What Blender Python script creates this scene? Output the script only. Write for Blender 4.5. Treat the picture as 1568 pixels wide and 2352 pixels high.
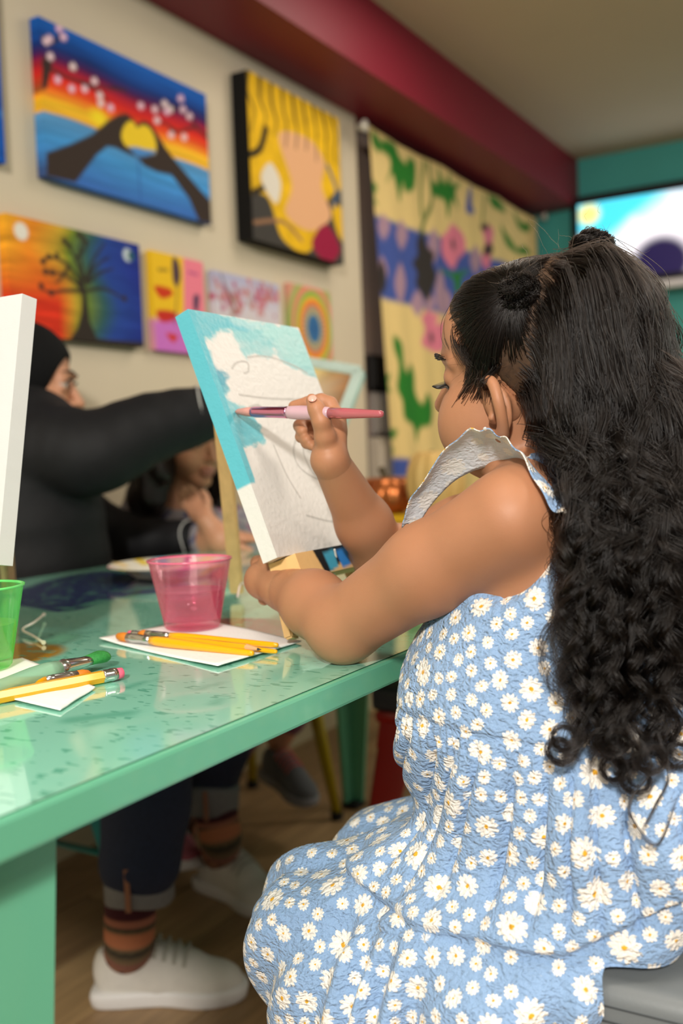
import bpy, bmesh, math, random
import numpy as np
from mathutils import Vector, Matrix, Euler
from mathutils.kdtree import KDTree
random.seed(7); rng = np.random.default_rng(11)
for o in list(bpy.data.objects): bpy.data.objects.remove(o)
SC = bpy.context.scene
COL = SC.collection

# ------------------------------------------------------------------ camera
CX, CY, FPX = 784.0, 1176.0, 2287.0            # principal point and focal length of the 1568 x 2352 frame
YAW, PIT, ROL = math.radians(30.62), math.radians(3.1), math.radians(2.18)
EYE = np.array([0, 0, .96])
AF = np.array([math.cos(YAW)*math.cos(PIT), math.sin(YAW)*math.cos(PIT), -math.sin(PIT)])
_r0 = np.array([math.sin(YAW), -math.cos(YAW), 0]); _d0 = np.cross(AF, _r0)
AR = _r0*math.cos(ROL) + _d0*math.sin(ROL); AD = np.cross(AF, AR)
def ray(px, py): return AF + AR*(px-CX)/FPX + AD*(py-CY)/FPX
def at(px, py, dist): return EYE + ray(px, py)*dist            # the point seen at (px, py), dist metres in front
def on(px, py, axis, val):                                      # ... on the plane axis = val
    d = ray(px, py); return EYE + d*((val-EYE[axis])/d[axis])
cam = bpy.data.objects.new('camera', bpy.data.cameras.new('camera'))
COL.objects.link(cam); SC.camera = cam
M = Matrix.Identity(4)
for i in range(3):
    M[i][0], M[i][1], M[i][2], M[i][3] = AR[i], -AD[i], -AF[i], EYE[i]
cam.matrix_world = M
cam.data.sensor_fit = 'VERTICAL'; cam.data.sensor_height = 36; cam.data.sensor_width = 24; cam.data.lens = 36*FPX/2352
cam.data.clip_start = .05
cam.data.dof.use_dof = True; cam.data.dof.focus_distance = .90; cam.data.dof.aperture_fstop = 3.6

# ------------------------------------------------------------------ light
w = bpy.data.worlds.new('room_air'); SC.world = w; w.use_nodes = True
w.node_tree.nodes['Background'].inputs[0].default_value = (1, .93, .84, 1)
w.node_tree.nodes['Background'].inputs[1].default_value = .42
SC.view_settings.view_transform = 'Standard'; SC.view_settings.look = 'None'
SC.view_settings.gamma = 1; SC.view_settings.use_curve_mapping = False
SC.view_settings.exposure = -0.1
def lamp(name, loc, size, power, col, aim=None):
    l = bpy.data.lights.new(name, 'AREA'); l.shape = 'RECTANGLE'; l.size, l.size_y = size
    l.energy = power; l.color = col
    o = bpy.data.objects.new(name, l); COL.objects.link(o); o.location = loc
    if aim is not None:
        o.rotation_euler = (Vector(aim)-Vector(loc)).to_track_quat('-Z', 'Y').to_euler()
    return o
WARM = (1, .90, .78)
lamp('ceiling_and_fill_light', (-2.1, -.75, 2.36), (.24, .24), 138, (1, .95, .88), (.9, .5, .9))
lamp('ceiling_and_fill_light', (.1, .35, 2.47), (.6, .6), 12, WARM)
lamp('ceiling_and_fill_light', (1.0, -1.1, 2.47), (.6, .6), 28, WARM)
lamp('ceiling_and_fill_light', (3.5, 0, 2.47), (.6, .6), 18, WARM)  # added fill lamp for the flower banner and the back wall
lamp('ceiling_and_fill_light', (2.9, .95, 2.47), (.7, .7), 11, WARM)  # added fill lamp, brightens the floor by the mint table's far end
lamp('ceiling_and_fill_light', (4.3, -1.4, 2.47), (.6, .6), 20, WARM)

# ------------------------------------------------------------------ helpers
def lin(c):
    if isinstance(c, str): c = [int(c[i:i+2], 16) for i in (0, 2, 4)]
    c = np.asarray(c, float)/255
    return np.where(c <= .04045, c/12.92, ((c+.055)/1.055)**2.4)
def nod(m, t, **k):
    n = m.node_tree.nodes.new(t)
    for a, b in k.items():
        if a in n.inputs: n.inputs[a].default_value = b
        else: setattr(n, a, b)
    return n
def lk(m, a, b): m.node_tree.links.new(a, b)
def mat(name, col, rough=.5, metal=0, var=0, scale=20, bump=0, bscale=200, coat=0, sss=0, trans=0, ior=1.45, emit=0, stretch=(1,1,1), attr=None, sheen=0, spec=.5):
    m = bpy.data.materials.new(name); m.use_nodes = True
    b = m.node_tree.nodes['Principled BSDF']
    c = lin(col)
    b.inputs['Base Color'].default_value = (*c, 1)
    b.inputs['Roughness'].default_value = rough; b.inputs['Metallic'].default_value = metal
    b.inputs['Coat Weight'].default_value = coat; b.inputs['Coat Roughness'].default_value = .05
    b.inputs['Transmission Weight'].default_value = trans; b.inputs['IOR'].default_value = ior
    b.inputs['Specular IOR Level'].default_value = spec
    if sheen: b.inputs['Sheen Weight'].default_value = sheen
    if sss:
        b.inputs['Subsurface Weight'].default_value = sss
        b.inputs['Subsurface Radius'].default_value = (.008, .003, .0015); b.inputs['Subsurface Scale'].default_value = 1
    tc = nod(m, 'ShaderNodeTexCoord'); mp = nod(m, 'ShaderNodeMapping'); mp.inputs['Scale'].default_value = stretch
    lk(m, tc.outputs['Object'], mp.inputs['Vector'])
    src = None
    if attr:
        a = nod(m, 'ShaderNodeAttribute', attribute_name=attr); src = a.outputs['Color']; lk(m, src, b.inputs['Base Color'])
    if var:
        n = nod(m, 'ShaderNodeTexNoise', Scale=scale, Detail=5.0); lk(m, mp.outputs[0], n.inputs['Vector'])
        r = nod(m, 'ShaderNodeMapRange'); r.inputs['From Min'].default_value = .25; r.inputs['From Max'].default_value = .75
        r.inputs['To Min'].default_value = 1-var; r.inputs['To Max'].default_value = 1+var*.6
        lk(m, n.outputs['Fac'], r.inputs['Value'])
        x = nod(m, 'ShaderNodeMix', data_type='RGBA', blend_type='MULTIPLY'); x.inputs[0].default_value = 1
        if src is not None: lk(m, src, x.inputs[6])
        else: x.inputs[6].default_value = (*c, 1)
        lk(m, r.outputs[0], x.inputs[7]); lk(m, x.outputs[2], b.inputs['Base Color'])
    if bump:
        n = nod(m, 'ShaderNodeTexNoise', Scale=bscale, Detail=4.0); lk(m, mp.outputs[0], n.inputs['Vector'])
        u = nod(m, 'ShaderNodeBump', Strength=bump, Distance=.002); lk(m, n.outputs['Fac'], u.inputs['Height']); lk(m, u.outputs[0], b.inputs['Normal'])
    if emit:
        b.inputs['Emission Strength'].default_value = emit
        if src is not None: lk(m, src, b.inputs['Emission Color'])
        else: b.inputs['Emission Color'].default_value = (*c, 1)
    return m
def new(name, me, parent=None, m=None, smooth=False, **props):
    o = bpy.data.objects.new(name, me); COL.objects.link(o)
    if parent is not None:
        o.parent = parent; o.matrix_parent_inverse = parent.matrix_basis.inverted() if parent.type == 'EMPTY' else Matrix.Identity(4)
    if m is not None and me is not None and not me.materials: me.materials.append(m)
    if smooth: me.polygons.foreach_set('use_smooth', np.ones(len(me.polygons), bool))
    for k, v in props.items(): o[k] = v
    return o
def tag(o, label, cat, group=None):
    o['label'] = label; o['category'] = cat
    if group: o['group'] = group
    return o
def empty(name, loc, label, cat, group=None):
    o = bpy.data.objects.new(name, None); COL.objects.link(o); o.location = Vector(loc); o.empty_display_size = .02
    return tag(o, label, cat, group)
def mesh(v, f, name='m'):
    me = bpy.data.meshes.new(name); me.from_pydata([tuple(map(float, p)) for p in v], [], [tuple(map(int, q)) for q in f]); me.update(); return me
def bm_mesh(bm, name='m'):
    me = bpy.data.meshes.new(name); bm.to_mesh(me); bm.free(); return me
def box(c, s, rot=None, bev=0):
    bm = bmesh.new(); bmesh.ops.create_cube(bm, size=1)
    bmesh.ops.scale(bm, vec=s, verts=bm.verts)
    if bev: bmesh.ops.bevel(bm, geom=bm.edges[:], offset=bev, segments=2, affect='EDGES', profile=.6)
    if rot is not None: bmesh.ops.rotate(bm, matrix=rot if isinstance(rot, Matrix) else Euler(rot).to_matrix(), verts=bm.verts)
    bmesh.ops.translate(bm, vec=Vector(c), verts=bm.verts)
    return bm_mesh(bm)
def hexa(p):            # 8 corners: bottom 4 ccw, top 4 ccw
    return mesh(p, [(3,2,1,0),(4,5,6,7),(0,1,5,4),(1,2,6,5),(2,3,7,6),(3,0,4,7)])
def beam(a, b, w0, h0, w1=None, h1=None, side=(0,0,1), bev=0):   # rectangular bar a -> b
    a, b = Vector(a), Vector(b); w1 = w1 or w0; h1 = h1 or h0
    d = (b-a).normalized(); s = Vector(side); x = d.cross(s).normalized(); y = x.cross(d).normalized()
    me = hexa([a-x*w0/2-y*h0/2, a+x*w0/2-y*h0/2, a+x*w0/2+y*h0/2, a-x*w0/2+y*h0/2,
               b-x*w1/2-y*h1/2, b+x*w1/2-y*h1/2, b+x*w1/2+y*h1/2, b-x*w1/2+y*h1/2])
    if bev:
        bm = bmesh.new(); bm.from_mesh(me); bmesh.ops.bevel(bm, geom=bm.edges[:], offset=bev, segments=2, affect='EDGES'); bm.to_mesh(me); bm.free()
    return me
def frame_of(d):
    d = Vector(d).normalized(); u = d.cross(Vector((0,0,1)) if abs(d.z) < .95 else Vector((1,0,0))).normalized(); return u, d.cross(u).normalized(), d
def tube(pts, rad, n=10, caps=True, flat=None):
    pts = [Vector(p) for p in pts]; rad = rad if hasattr(rad, '__len__') else [rad]*len(pts)
    V, Fc = [], []; u = None
    for i, p in enumerate(pts):
        d = (pts[min(i+1, len(pts)-1)]-pts[max(i-1, 0)]).normalized()
        if u is None: u, v, _ = frame_of(d)
        else: u = (u-d*u.dot(d)).normalized(); v = d.cross(u)
        fl = 1 if flat is None else (flat[i] if hasattr(flat, '__len__') else flat)
        for k in range(n):
            a = 2*math.pi*k/n; V.append(p+u*(math.cos(a)*rad[i])+v*(math.sin(a)*rad[i]*fl))
    for i in range(len(pts)-1):
        for k in range(n): Fc.append((i*n+k, i*n+(k+1)%n, (i+1)*n+(k+1)%n, (i+1)*n+k))
    if caps: Fc += [tuple(range(n-1, -1, -1)), tuple(range((len(pts)-1)*n, len(pts)*n))]
    return mesh(V, Fc)
def lathe(prof, n=48, c=(0,0,0), axis=None):
    V, Fc = [], []
    for r, z in prof:
        for k in range(n):
            a = 2*math.pi*k/n; V.append(Vector((r*math.cos(a), r*math.sin(a), z)))
    for i in range(len(prof)-1):
        for k in range(n): Fc.append((i*n+k, i*n+(k+1)%n, (i+1)*n+(k+1)%n, (i+1)*n+k))
    if axis is not None:
        q = Vector((0,0,1)).rotation_difference(Vector(axis)); V = [q @ p for p in V]
    return mesh([p+Vector(c) for p in V], Fc)
def join(*mes):
    bm = bmesh.new()
    for me in mes: bm.from_mesh(me)
    return bm_mesh(bm)
def spline(P, n, closed=False):          # Catmull-Rom through P (k x d) -> n points
    P = np.asarray(P, float); k = len(P)
    t = np.linspace(0, k if closed else k-1, n, endpoint=not closed); i = np.floor(t).astype(int)
    if not closed: i = np.minimum(i, k-2)
    f = (t-i)[:, None]
    g = (lambda j: P[j % k]) if closed else (lambda j: P[np.clip(j, 0, k-1)])
    a, b, c, d = g(i-1), g(i), g(i+1), g(i+2)
    return .5*((2*b)+(c-a)*f+(2*a-5*b+4*c-d)*f**2+(3*b-a-3*c+d)*f**3)

# painter: colours on the points of a flat grid, laid out by polygons, strokes and dots
def homog(q):            # photo quad (TL, TR, BR, BL) -> unit square
    A, B = [], []
    for (x, y), (u, v) in zip(q, ((0,0),(1,0),(1,1),(0,1))):
        A += [[x,y,1,0,0,0,-u*x,-u*y],[0,0,0,x,y,1,-v*x,-v*y]]; B += [u, v]
    h = np.linalg.solve(np.array(A, float), np.array(B, float)); return np.append(h, 1).reshape(3, 3)
class Paint:
    def __init__(s, nx, ny, aspect, quad=None, base=(240,240,240), zoom=None):
        s.nx, s.ny, s.asp = nx, ny, aspect
        u, v = np.meshgrid(np.linspace(0, 1, nx), np.linspace(0, 1, ny)); s.u, s.v = u.ravel(), v.ravel()   # v down
        s.c = np.tile(lin(base), (nx*ny, 1)); s.H = homog(quad) if quad is not None else None; s.zoom = zoom
        s.X = np.stack([s.u*aspect, s.v], 1); s.soft = 1.2/ny
    def uv(s, pts):
        p = np.asarray(pts, float).reshape(-1, 2)
        if s.zoom: p = p/s.zoom[2]+np.array(s.zoom[:2])
        if s.H is not None:
            q = np.c_[p, np.ones(len(p))] @ s.H.T; p = q[:, :2]/q[:, 2:]
        return p*np.array([s.asp, 1])
    def put(s, k, col): k = np.clip(k, 0, 1)[:, None]; s.c = s.c*(1-k)+lin(col)*k
    def grad(s, stops, t=None):
        t = s.v if t is None else t; x = [a for a, _ in stops]; C = np.array([lin(c) for _, c in stops])
        s.c = np.stack([np.interp(t, x, C[:, i]) for i in range(3)], 1)
    def dist_poly(s, P):
        X = s.X; d = np.full(len(X), 9.); ins = np.zeros(len(X), bool)
        for a, b in zip(P, np.roll(P, -1, 0)):
            e = b-a; w_ = X-a; t = np.clip((w_ @ e)/max(e @ e, 1e-12), 0, 1); d = np.minimum(d, np.hypot(*(w_-t[:, None]*e).T))
            c1 = (a[1] > X[:, 1]) != (b[1] > X[:, 1])
            ins ^= c1 & (X[:, 0] < (b[0]-a[0])*(X[:, 1]-a[1])/((b[1]-a[1]) or 1e-12)+a[0])
        return np.where(ins, -d, d)
    def poly(s, pts, col, smooth=0, soft=None):
        P = s.uv(pts)
        if smooth: P = spline(P, smooth, True)
        s.put(.5-s.dist_poly(P)/(2*(soft or s.soft)), col)
    def stroke(s, pts, wd, col, smooth=0, taper=1):
        P = s.uv(pts)
        if smooth: P = spline(P, smooth)
        k = np.full(len(s.X), 9.); n = len(P)-1
        for i in range(n):
            a, b = P[i], P[i+1]; e = b-a; w_ = s.X-a; t = np.clip((w_ @ e)/max(e @ e, 1e-12), 0, 1)
            k = np.minimum(k, np.hypot(*(w_-t[:, None]*e).T)-wd*(1+(taper-1)*(i+t)/n))
        s.put(.5-k/(2*s.soft), col)
    def dot(s, pts, r, col, ry=None, soft=None):
        for p in s.uv(pts):
            d = np.hypot((s.X[:, 0]-p[0]), (s.X[:, 1]-p[1])*r/(ry or r))-r; s.put(.5-d/(2*(soft or s.soft)), col)
    def noise(s, amp, sx, sy, seed=0, mask=None):
        r = np.random.default_rng(seed); n = np.zeros(len(s.u))
        for o in range(3):
            gx, gy = max(2, int(sx*2**o)), max(2, int(sy*2**o)); g = r.normal(size=(gy+2, gx+2))
            x, y = s.u*gx, s.v*gy; i, j = x.astype(int), y.astype(int); fx, fy = x-i, y-j
            n += (g[j,i]*(1-fx)*(1-fy)+g[j,i+1]*fx*(1-fy)+g[j+1,i]*(1-fx)*fy+g[j+1,i+1]*fx*fy)/1.6**o
        if mask is None: s.c = s.c*(1+amp*n)[:, None].clip(.2, 3)
        return n
def set_color(me, cols, name='paint'):
    a = me.color_attributes.new(name, 'FLOAT_COLOR', 'POINT'); a.data.foreach_set('color', np.c_[cols, np.ones(len(cols))].astype(np.float32).ravel())
def panel(p, TL, U, V, N, thick, side=None):
    """canvas slab: painted front grid from corner TL along U (right) and V (down), N out of the front"""
    TL, U, V, N = (np.asarray(q, float) for q in (TL, U, V, N)); nx, ny = p.nx, p.ny
    F0 = TL+p.u[:, None]*U+p.v[:, None]*V
    idx = np.arange(nx*ny).reshape(ny, nx)
    f = np.stack([idx[:-1,:-1], idx[1:,:-1], idx[1:,1:], idx[:-1,1:]], -1).reshape(-1, 4).tolist()
    rim = np.r_[idx[0,:-1], idx[:-1,-1], idx[-1,:0:-1], idx[:0:-1,0]]; nr = len(rim)
    B = F0[rim]-N*thick; cB = p.c[rim] if side is None else np.tile(lin(side), (nr, 1))
    A = F0[rim]-N*.0006; k = nx*ny
    for i in range(nr):
        j = (i+1) % nr; f.append((rim[i], rim[j], k+j, k+i)); f.append((k+i, k+j, k+nr+j, k+nr+i))
    ctr = k+2*nr; f += [(k+nr+i, k+nr+(i+1) % nr, ctr) for i in range(nr)]
    me = mesh(np.r_[F0, A, B, [B.mean(0)]], f)
    cA = p.c[rim] if side is None else cB
    set_color(me, np.r_[p.c, cA, cB, cB[:1]*0+lin('d8c8a8')])
    bm = bmesh.new(); bm.from_mesh(me); bmesh.ops.recalc_face_normals(bm, faces=bm.faces); bm.to_mesh(me); bm.free()
    return me
M_PAINT = mat('acrylic_paint', 'ffffff', .72, attr='paint', bump=.15, bscale=120, spec=.2)

# ------------------------------------------------------------------ the room
WY, BX, CZ = 1.852, 5.3, 2.49
M_wall = mat('cream_wall_paint', 'd4c6ad', .75, var=.04, scale=3, bump=.05, bscale=150)
M_teal = mat('teal_wall_paint', '3f9c94', .6, var=.05, scale=3)
M_ceil = mat('ceiling_paint', 'c9bda6', .9, var=.03, scale=2)
M_beam = mat('burgundy_paint', '7d132a', .5, var=.06, scale=3)
M_taupe = mat('taupe_wall_paint', '8f7c72', .7, var=.05, scale=4)
def S(name, me, m, parent=None): return new(name, me, parent, m, kind='structure')
S('wall_left', box((1.06, WY+.06, 1.25), (4.56, .12, 2.5)), M_wall)
S('wall_left_recess', box((4.32, 1.96, 1.25), (1.96, .12, 2.5)), M_taupe)
S('wall_back', box((BX+.06, .2, 1.25), (.12, 5, 2.5)), M_teal)
S('ceiling', box((1.6, -.2, CZ+.05), (7.6, 5, .1)), M_ceil)
S('trim_1', box((2.0, 1.872, 2.365), (6.6, .544, .25)), M_beam)
S('baseboard_left', box((1.06, WY-.008, .055), (4.56, .016, .11), bev=.004), mat('cream_trim_paint', 'c8b998', .5, var=.03))
fl = S('floor', box((1.6, -.2, -.03), (7.6, 5, .04)), mat('dark_underlay', '2a2520', .9, var=.1))
M_plank = [mat('brown_vinyl_plank_%s' % n, c, .45, var=.35, scale=6, stretch=(.6, 9, 1), bump=.1, bscale=40) for n, c in (('umber', '9a7c58'), ('taupe', '8a6d4c'), ('oak', 'a88a62'))]
pm = [box((0, 0, 0), (1.195, .175, .012), bev=.0015) for _ in range(3)]
for me, m in zip(pm, M_plank): me.materials.append(m)
for j in range(20):
    for i in range(5 + (j*.43 % 1.2 < .55)):
        o = new('plank', pm[(i*2+j*5+j//3) % 3], fl, None)
        o.location = (.35+i*1.2+(j*.43 % 1.2)-.6, -.95+j*.178, -.004)
# wall things beyond the wall's end
t = tag(new('breaker_box', box((3.51, 1.885, 1.29), (.15, .03, .14), bev=.004), None, mat('black_plastic', '151414', .4)), 'black box on the taupe wall beside the flower banner', 'box')
new('cover', box((3.51, 1.868, 1.29), (.12, .008, .11), bev=.002), t, mat('black_cover', '201e1d', .35))
t = tag(new('wall_panel', box((3.54, 1.885, 1.13), (.17, .03, .165), bev=.004), None, mat('grey_panel_paint', '8d8782', .5)), 'mid grey panel on the taupe wall under the black box', 'panel')
new('panel_door', box((3.54, 1.868, 1.13), (.14, .008, .135), bev=.002), t, mat('grey_panel_door', '97918a', .5))
t = tag(new('narrow_cabinet', box((3.56, 1.872, .52), (.26, .05, 1.03), bev=.004), None, mat('light_grey_laminate', 'b7ad9c', .5, var=.04)), 'light grey shallow cabinet standing under the grey wall panel', 'cabinet')
for z in (.27, .77): new('door', box((3.56, 1.845, z), (.24, .01, .47), bev=.003), t, mat('grey_door', 'bcb2a2', .5) if 'grey_door' not in bpy.data.materials else bpy.data.materials['grey_door'])

# ------------------------------------------------------------------ paintings on the cream wall
def wall_canvas(name, p, x0, x1, z0, z1, label, thick=.028, side=None):
    me = panel(p, (x0, WY-thick-.003, z1), (x1-x0, 0, 0), (0, 0, z0-z1), (0, -1, 0), thick, side)
    return tag(new(name, me, None, M_PAINT), label, 'painting')
Z1 = (0, 0, 1.96)            # first crop of the photo, 1.96 times enlarged
p = Paint(190, 120, 1.75, [(75,35),(472,215),(483,512),(98,405)], zoom=Z1)
p.grad([(0,(24,98,190)),(.1,(18,80,165)),(.17,(18,50,120)),(.23,(70,22,82)),(.29,(170,28,50)),(.36,(222,40,30)),(.42,(240,80,30)),(.48,(248,150,40)),(.52,(252,196,40)),(.585,(250,186,50)),(.6,(90,150,200)),(.75,(70,150,215)),(1,(60,110,190))], p.v+.015*np.sin(p.u*9))
p.noise(.10, 4, 40, 1)
p.dot([(430,530)], .08, (255,225,40), .05, .05)
p.poly([(170,255),(215,275),(210,310),(190,400),(165,410)], (60,45,40))
br = (58,40,40)
for q in ([(165,170),(230,185),(250,140)], [(170,290),(260,340),(350,370),(420,385),(480,400)], [(350,370),(440,420),(480,470)], [(940,630),(880,570),(800,590),(740,555),(690,550)], [(880,570),(830,500),(760,480),(690,500)], [(760,580),(790,600)], [(490,395),(560,405)], [(210,190),(180,200)]): p.stroke(q, .012, br, 12, .5)
for i, (x, y) in enumerate([(245,125),(265,165),(200,175),(185,185),(205,255),(310,300),(240,360),(305,400),(365,400),(410,365),(435,430),(440,465),(485,485),(625,475),(690,490),(700,540),(735,465),(760,490),(810,440),(820,490),(850,520),(765,605),(825,615),(745,500)]):
    for k in range(5): p.dot([(x+11*math.cos(k*1.257+i), y+11*math.sin(k*1.257+i))], .0125, (232,176+(i*7) % 40,206))
    p.dot([(x, y)], .011, (246,216,230))
p.poly([(190,690),(300,650),(400,605),(470,545),(520,515),(560,510),(592,540),(606,556),(640,542),(668,556),(700,600),(740,665),(800,740),(870,820),(948,905),(948,1004),(890,990),(845,890),(800,830),(765,785),(700,772),(640,745),(612,712),(560,690),(505,664),(470,660),(420,700),(380,752),(325,822),(190,795)], (58,46,40))
p.poly([(606,572),(640,562),(672,585),(694,640),(690,688),(650,688),(612,676),(560,660),(536,620),(544,575),(570,546),(594,552)], (244,206,44), 60)
p.poly([(566,662),(600,660),(650,672),(690,676),(690,690),(640,704),(606,704)], (80,140,205))
p.stroke([(612,720),(622,900)], .006, (50,90,165))
wall_canvas('canvas_painting', p, 1.747, 2.384, 1.662, 2.037, 'large canvas of two hands forming a heart over a sunset sea', .03)
p = Paint(140, 160, .8, [(0,0),(1,0),(1,1),(0,1)])                    # a generic stand-in in the same colours
p.c[:] = lin((226,178,26)); p.noise(.1, 8, 8, 3)
p.poly([(-.1,1.1),(-.1,.8),(.15,.72),(.3,.95),(.6,.97),(.8,.62),(1.1,.5),(1.1,1.1)], (66,62,58), 80)
p.poly([(.30,.30),(.62,.24),(.8,.34),(.76,.52),(.86,.70),(.60,.84),(.34,.78),(.42,.58)], (226,172,128), 90)
for k in range(9): p.stroke([(.02+.11*k,-.02),(.0+.12*k,.13),(.06+.11*k,.22),(.02+.115*k,.36-.02*(k % 3))], .011, (34,30,26), 14, .3)
p.stroke([(.0,.5),(.1,.44),(.17,.3)], .02, (34,30,26), 14); p.stroke([(.02,.72),(.13,.66),(.19,.55)], .018, (34,30,26), 14)
p.poly([(.1,.62),(.2,.5),(.3,.6),(.24,.74)], (222,214,200), 40); p.poly([(.62,.92),(.8,.76),(.96,.9),(.8,1.02)], (150,28,62), 40)
p.stroke([(.02,.9),(.3,.84),(.5,.92)], .012, (150,110,80), 14); p.poly([(.88,.6),(1.1,.66),(1.1,.86),(.94,.8)], (226,178,26), 40); p.stroke([(.84,.36),(.94,.5),(.9,.62)], .014, (70,96,130), 14)
wall_canvas('canvas_painting', p, 2.554, 3.104, 1.645, 2.155, 'thick black sided canvas of yellow black-lined waves over a peach shape', .06, '141312')
p = Paint(150, 100, 1.6, [(5,490),(310,557),(327,797),(16,760)], zoom=Z1)
t_ = np.clip(p.u+.06*np.sin(p.v*7), 0, 1)
p.grad([(0,(238,170,40)),(.2,(236,140,34)),(.38,(200,160,50)),(.48,(110,130,40)),(.62,(50,90,90)),(.75,(40,70,150)),(1,(34,50,140))], t_)
k = np.clip((p.v-.25)*2.2, 0, 1)*np.clip((.46-p.u)*8, 0, 1); p.c = p.c*(1-k[:, None])+lin((214,52,28))*k[:, None]
p.noise(.12, 5, 30, 5)
p.poly([(350,1330),(330,1260),(352,1230),(372,1330),(385,1440),(420,1520),(640,1540),(640,1580),(130,1560),(290,1530),(330,1470),(348,1400)], (52,44,38))
for q in ([(350,1250),(320,1160),(280,1090),(260,1075)], [(345,1270),(290,1190),(210,1150),(165,1175)], [(340,1280),(270,1230),(180,1215)], [(345,1300),(260,1300),(210,1310),(160,1285)], [(355,1240),(340,1130),(350,1060)], [(365,1250),(400,1160),(450,1090)], [(370,1270),(430,1220),(490,1200)], [(370,1300),(450,1290),(530,1330),(545,1345)], [(368,1260),(410,1190),(470,1150)], [(290,1190),(250,1250),(230,1260)], [(320,1160),(360,1110),(370,1080)]): p.stroke(q, .018, (50,42,36), 12, .4)
for x, y in ((270,1080),(290,1100),(175,1170),(200,1150),(185,1215),(215,1220),(165,1280),(210,1310),(350,1060),(330,1050),(365,1085),(235,1145),(545,1335)): p.dot([(x, y)], .03, (54,44,36))
p.dot([(78,1040)], .075, (232,226,214)); p.dot([(556,1138)], .062, (196,208,214)); p.dot([(572,1142)], .045, (44,92,104))
wall_canvas('canvas_painting', p, 1.616, 2.066, 1.278, 1.551, 'canvas of a dark tree between orange day and blue night')
p = Paint(80, 80, .87, [(344,574),(468,597),(470,815),(352,801)], (240,190,40), Z1)
p.c[:] = lin((240,192,38))
p.poly([(825,1150),(920,1165),(922,1600),(820,1600)], (240,130,150)); p.poly([(680,1440),(830,1420),(930,1440),(930,1640),(690,1600)], (206,116,200), soft=.04)
p.poly([(690,1290),(760,1300),(770,1330),(720,1345)], (206,60,30), 20); p.poly([(700,1400),(780,1405),(780,1440),(720,1450)], (200,50,40), 20)
p.poly([(775,1160),(800,1170),(810,1240),(795,1290),(775,1260)], (80,60,70), 24); p.poly([(870,1330),(895,1330),(885,1400),(868,1390)], (70,60,90), 20)
p.poly([(740,1500),(790,1510),(770,1540)], (210,60,50), 20); p.stroke([(710,1215),(750,1215)], .012, (120,90,40)); p.stroke([(850,1220),(890,1230)], .012, (170,70,130)); p.stroke([(795,1290),(780,1460)], .008, (90,70,60))
wall_canvas('canvas_painting', p, 2.122, 2.350, 1.277, 1.548, 'small abstract canvas in yellow, pink and magenta with leaf shapes', .018)
p = Paint(90, 80, 1.3, [(487,625),(640,648),(650,830),(495,815)], (200,190,205), Z1)
p.grad([(0,(176,176,206)),(.4,(212,204,214)),(.6,(206,196,196)),(1,(196,170,190))]); r = np.random.default_rng(4)
p.put(np.clip(.5-np.abs(p.u-.53)*30, 0, 1), (214,200,178))
for cx in (1030, 1190):
    for i in range(60): p.dot([(cx+r.normal()*38, 1330+r.normal()*36)], .018+.02*r.random(), (206-40*r.random(),90+50*r.random(),126))
p.stroke([(990,1240),(1020,1310),(1060,1400)], .01, (90,60,70), 10)
wall_canvas('canvas_painting', p, 2.396, 2.745, 1.262, 1.533, 'small pale canvas of two pink blossom clusters', .018)
p = Paint(90, 90, 1.05, None); p.H = None
d = np.hypot((p.u-.56)*1.05, (p.v-.5)*.98)
p.grad([(0,(52,96,150)),(.15,(60,110,160)),(.17,(120,150,150)),(.2,(196,170,110)),(.22,(120,140,130)),(.25,(206,160,120)),(.27,(150,150,130)),(.29,(226,120,60)),(.33,(236,130,50)),(.36,(240,180,70)),(.4,(150,180,70)),(.44,(130,180,80)),(.47,(226,140,120)),(.52,(230,130,110)),(.56,(140,180,90)),(.7,(216,150,130))], d)
a_ = np.arctan2(p.v-.5, p.u-.56); p.c *= (1+.22*np.sign(np.sin(a_*26))*((d > .15) & (d < .29)))[:, None]
wall_canvas('canvas_painting', p, 2.805, 3.072, 1.27, 1.55, 'small square canvas of concentric rainbow rings round a blue centre', .018)
p = Paint(40, 60, .8, None); p.c[:] = lin((20,84,176)); p.noise(.15, 6, 10, 9)
p.stroke([(.6,.75),(1.1,.72)], .01, (70,130,200))
wall_canvas('canvas_painting', p, 1.22, 1.626, 1.663, 2.07, 'plain deep blue canvas at the picture\'s upper left edge')

# ------------------------------------------------------------------ flower banner, television
MY = 1.80
q4 = [(848,310),(1225,490),(1215,1000),(905,1065)]
p = Paint(230, 170, 1.45, None, zoom=(780, 200, 1.99))
TLb, TRb, BLb = on(848,310,1,MY), on(1225,490,1,MY), on(905,1065,1,MY); zt, zb = 2.2, .70
XA, XB = TLb[0], 5.19
def bq(X, Z):            # image position of a banner corner
    v = np.array([X, MY, Z])-EYE; d = v @ AF; return (CX+FPX*(v @ AR)/d, CY+FPX*(v @ AD)/d)
p.H = homog([bq(XA, zt), bq(XB, zt), bq(XB, zb), bq(XA+.13, zb)])
p.c[:] = lin((236,206,136))
GR, BL_, MV, PK, BK = (38,124,34), (66,86,160), (176,140,158), (232,128,150), (50,42,38)
p.poly([(150,605),(230,625),(330,660),(430,690),(520,730),(600,765),(700,800),(900,850),(900,1190),(700,1120),(480,1065),(400,1040),(330,1020),(240,1005),(175,990)], BL_)
for x, y, h in ((205,660,60),(285,690,70),(430,740,80),(620,800,70),(280,920,95),(355,1010,60),(460,960,110),(490,1010,60),(590,1000,90),(200,870,70),(410,1010,50)): p.poly([(x,y-h),(x+26,y),(x,y+h),(x-26,y)], MV, 40)
def blob(pts, col, n=70): p.poly(pts, col, n)
blob([(380,660),(400,740),(430,780),(425,830),(440,880),(425,950),(400,1000),(365,960),(345,920),(350,870),(332,820),(352,780),(350,720)], BK)
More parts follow.
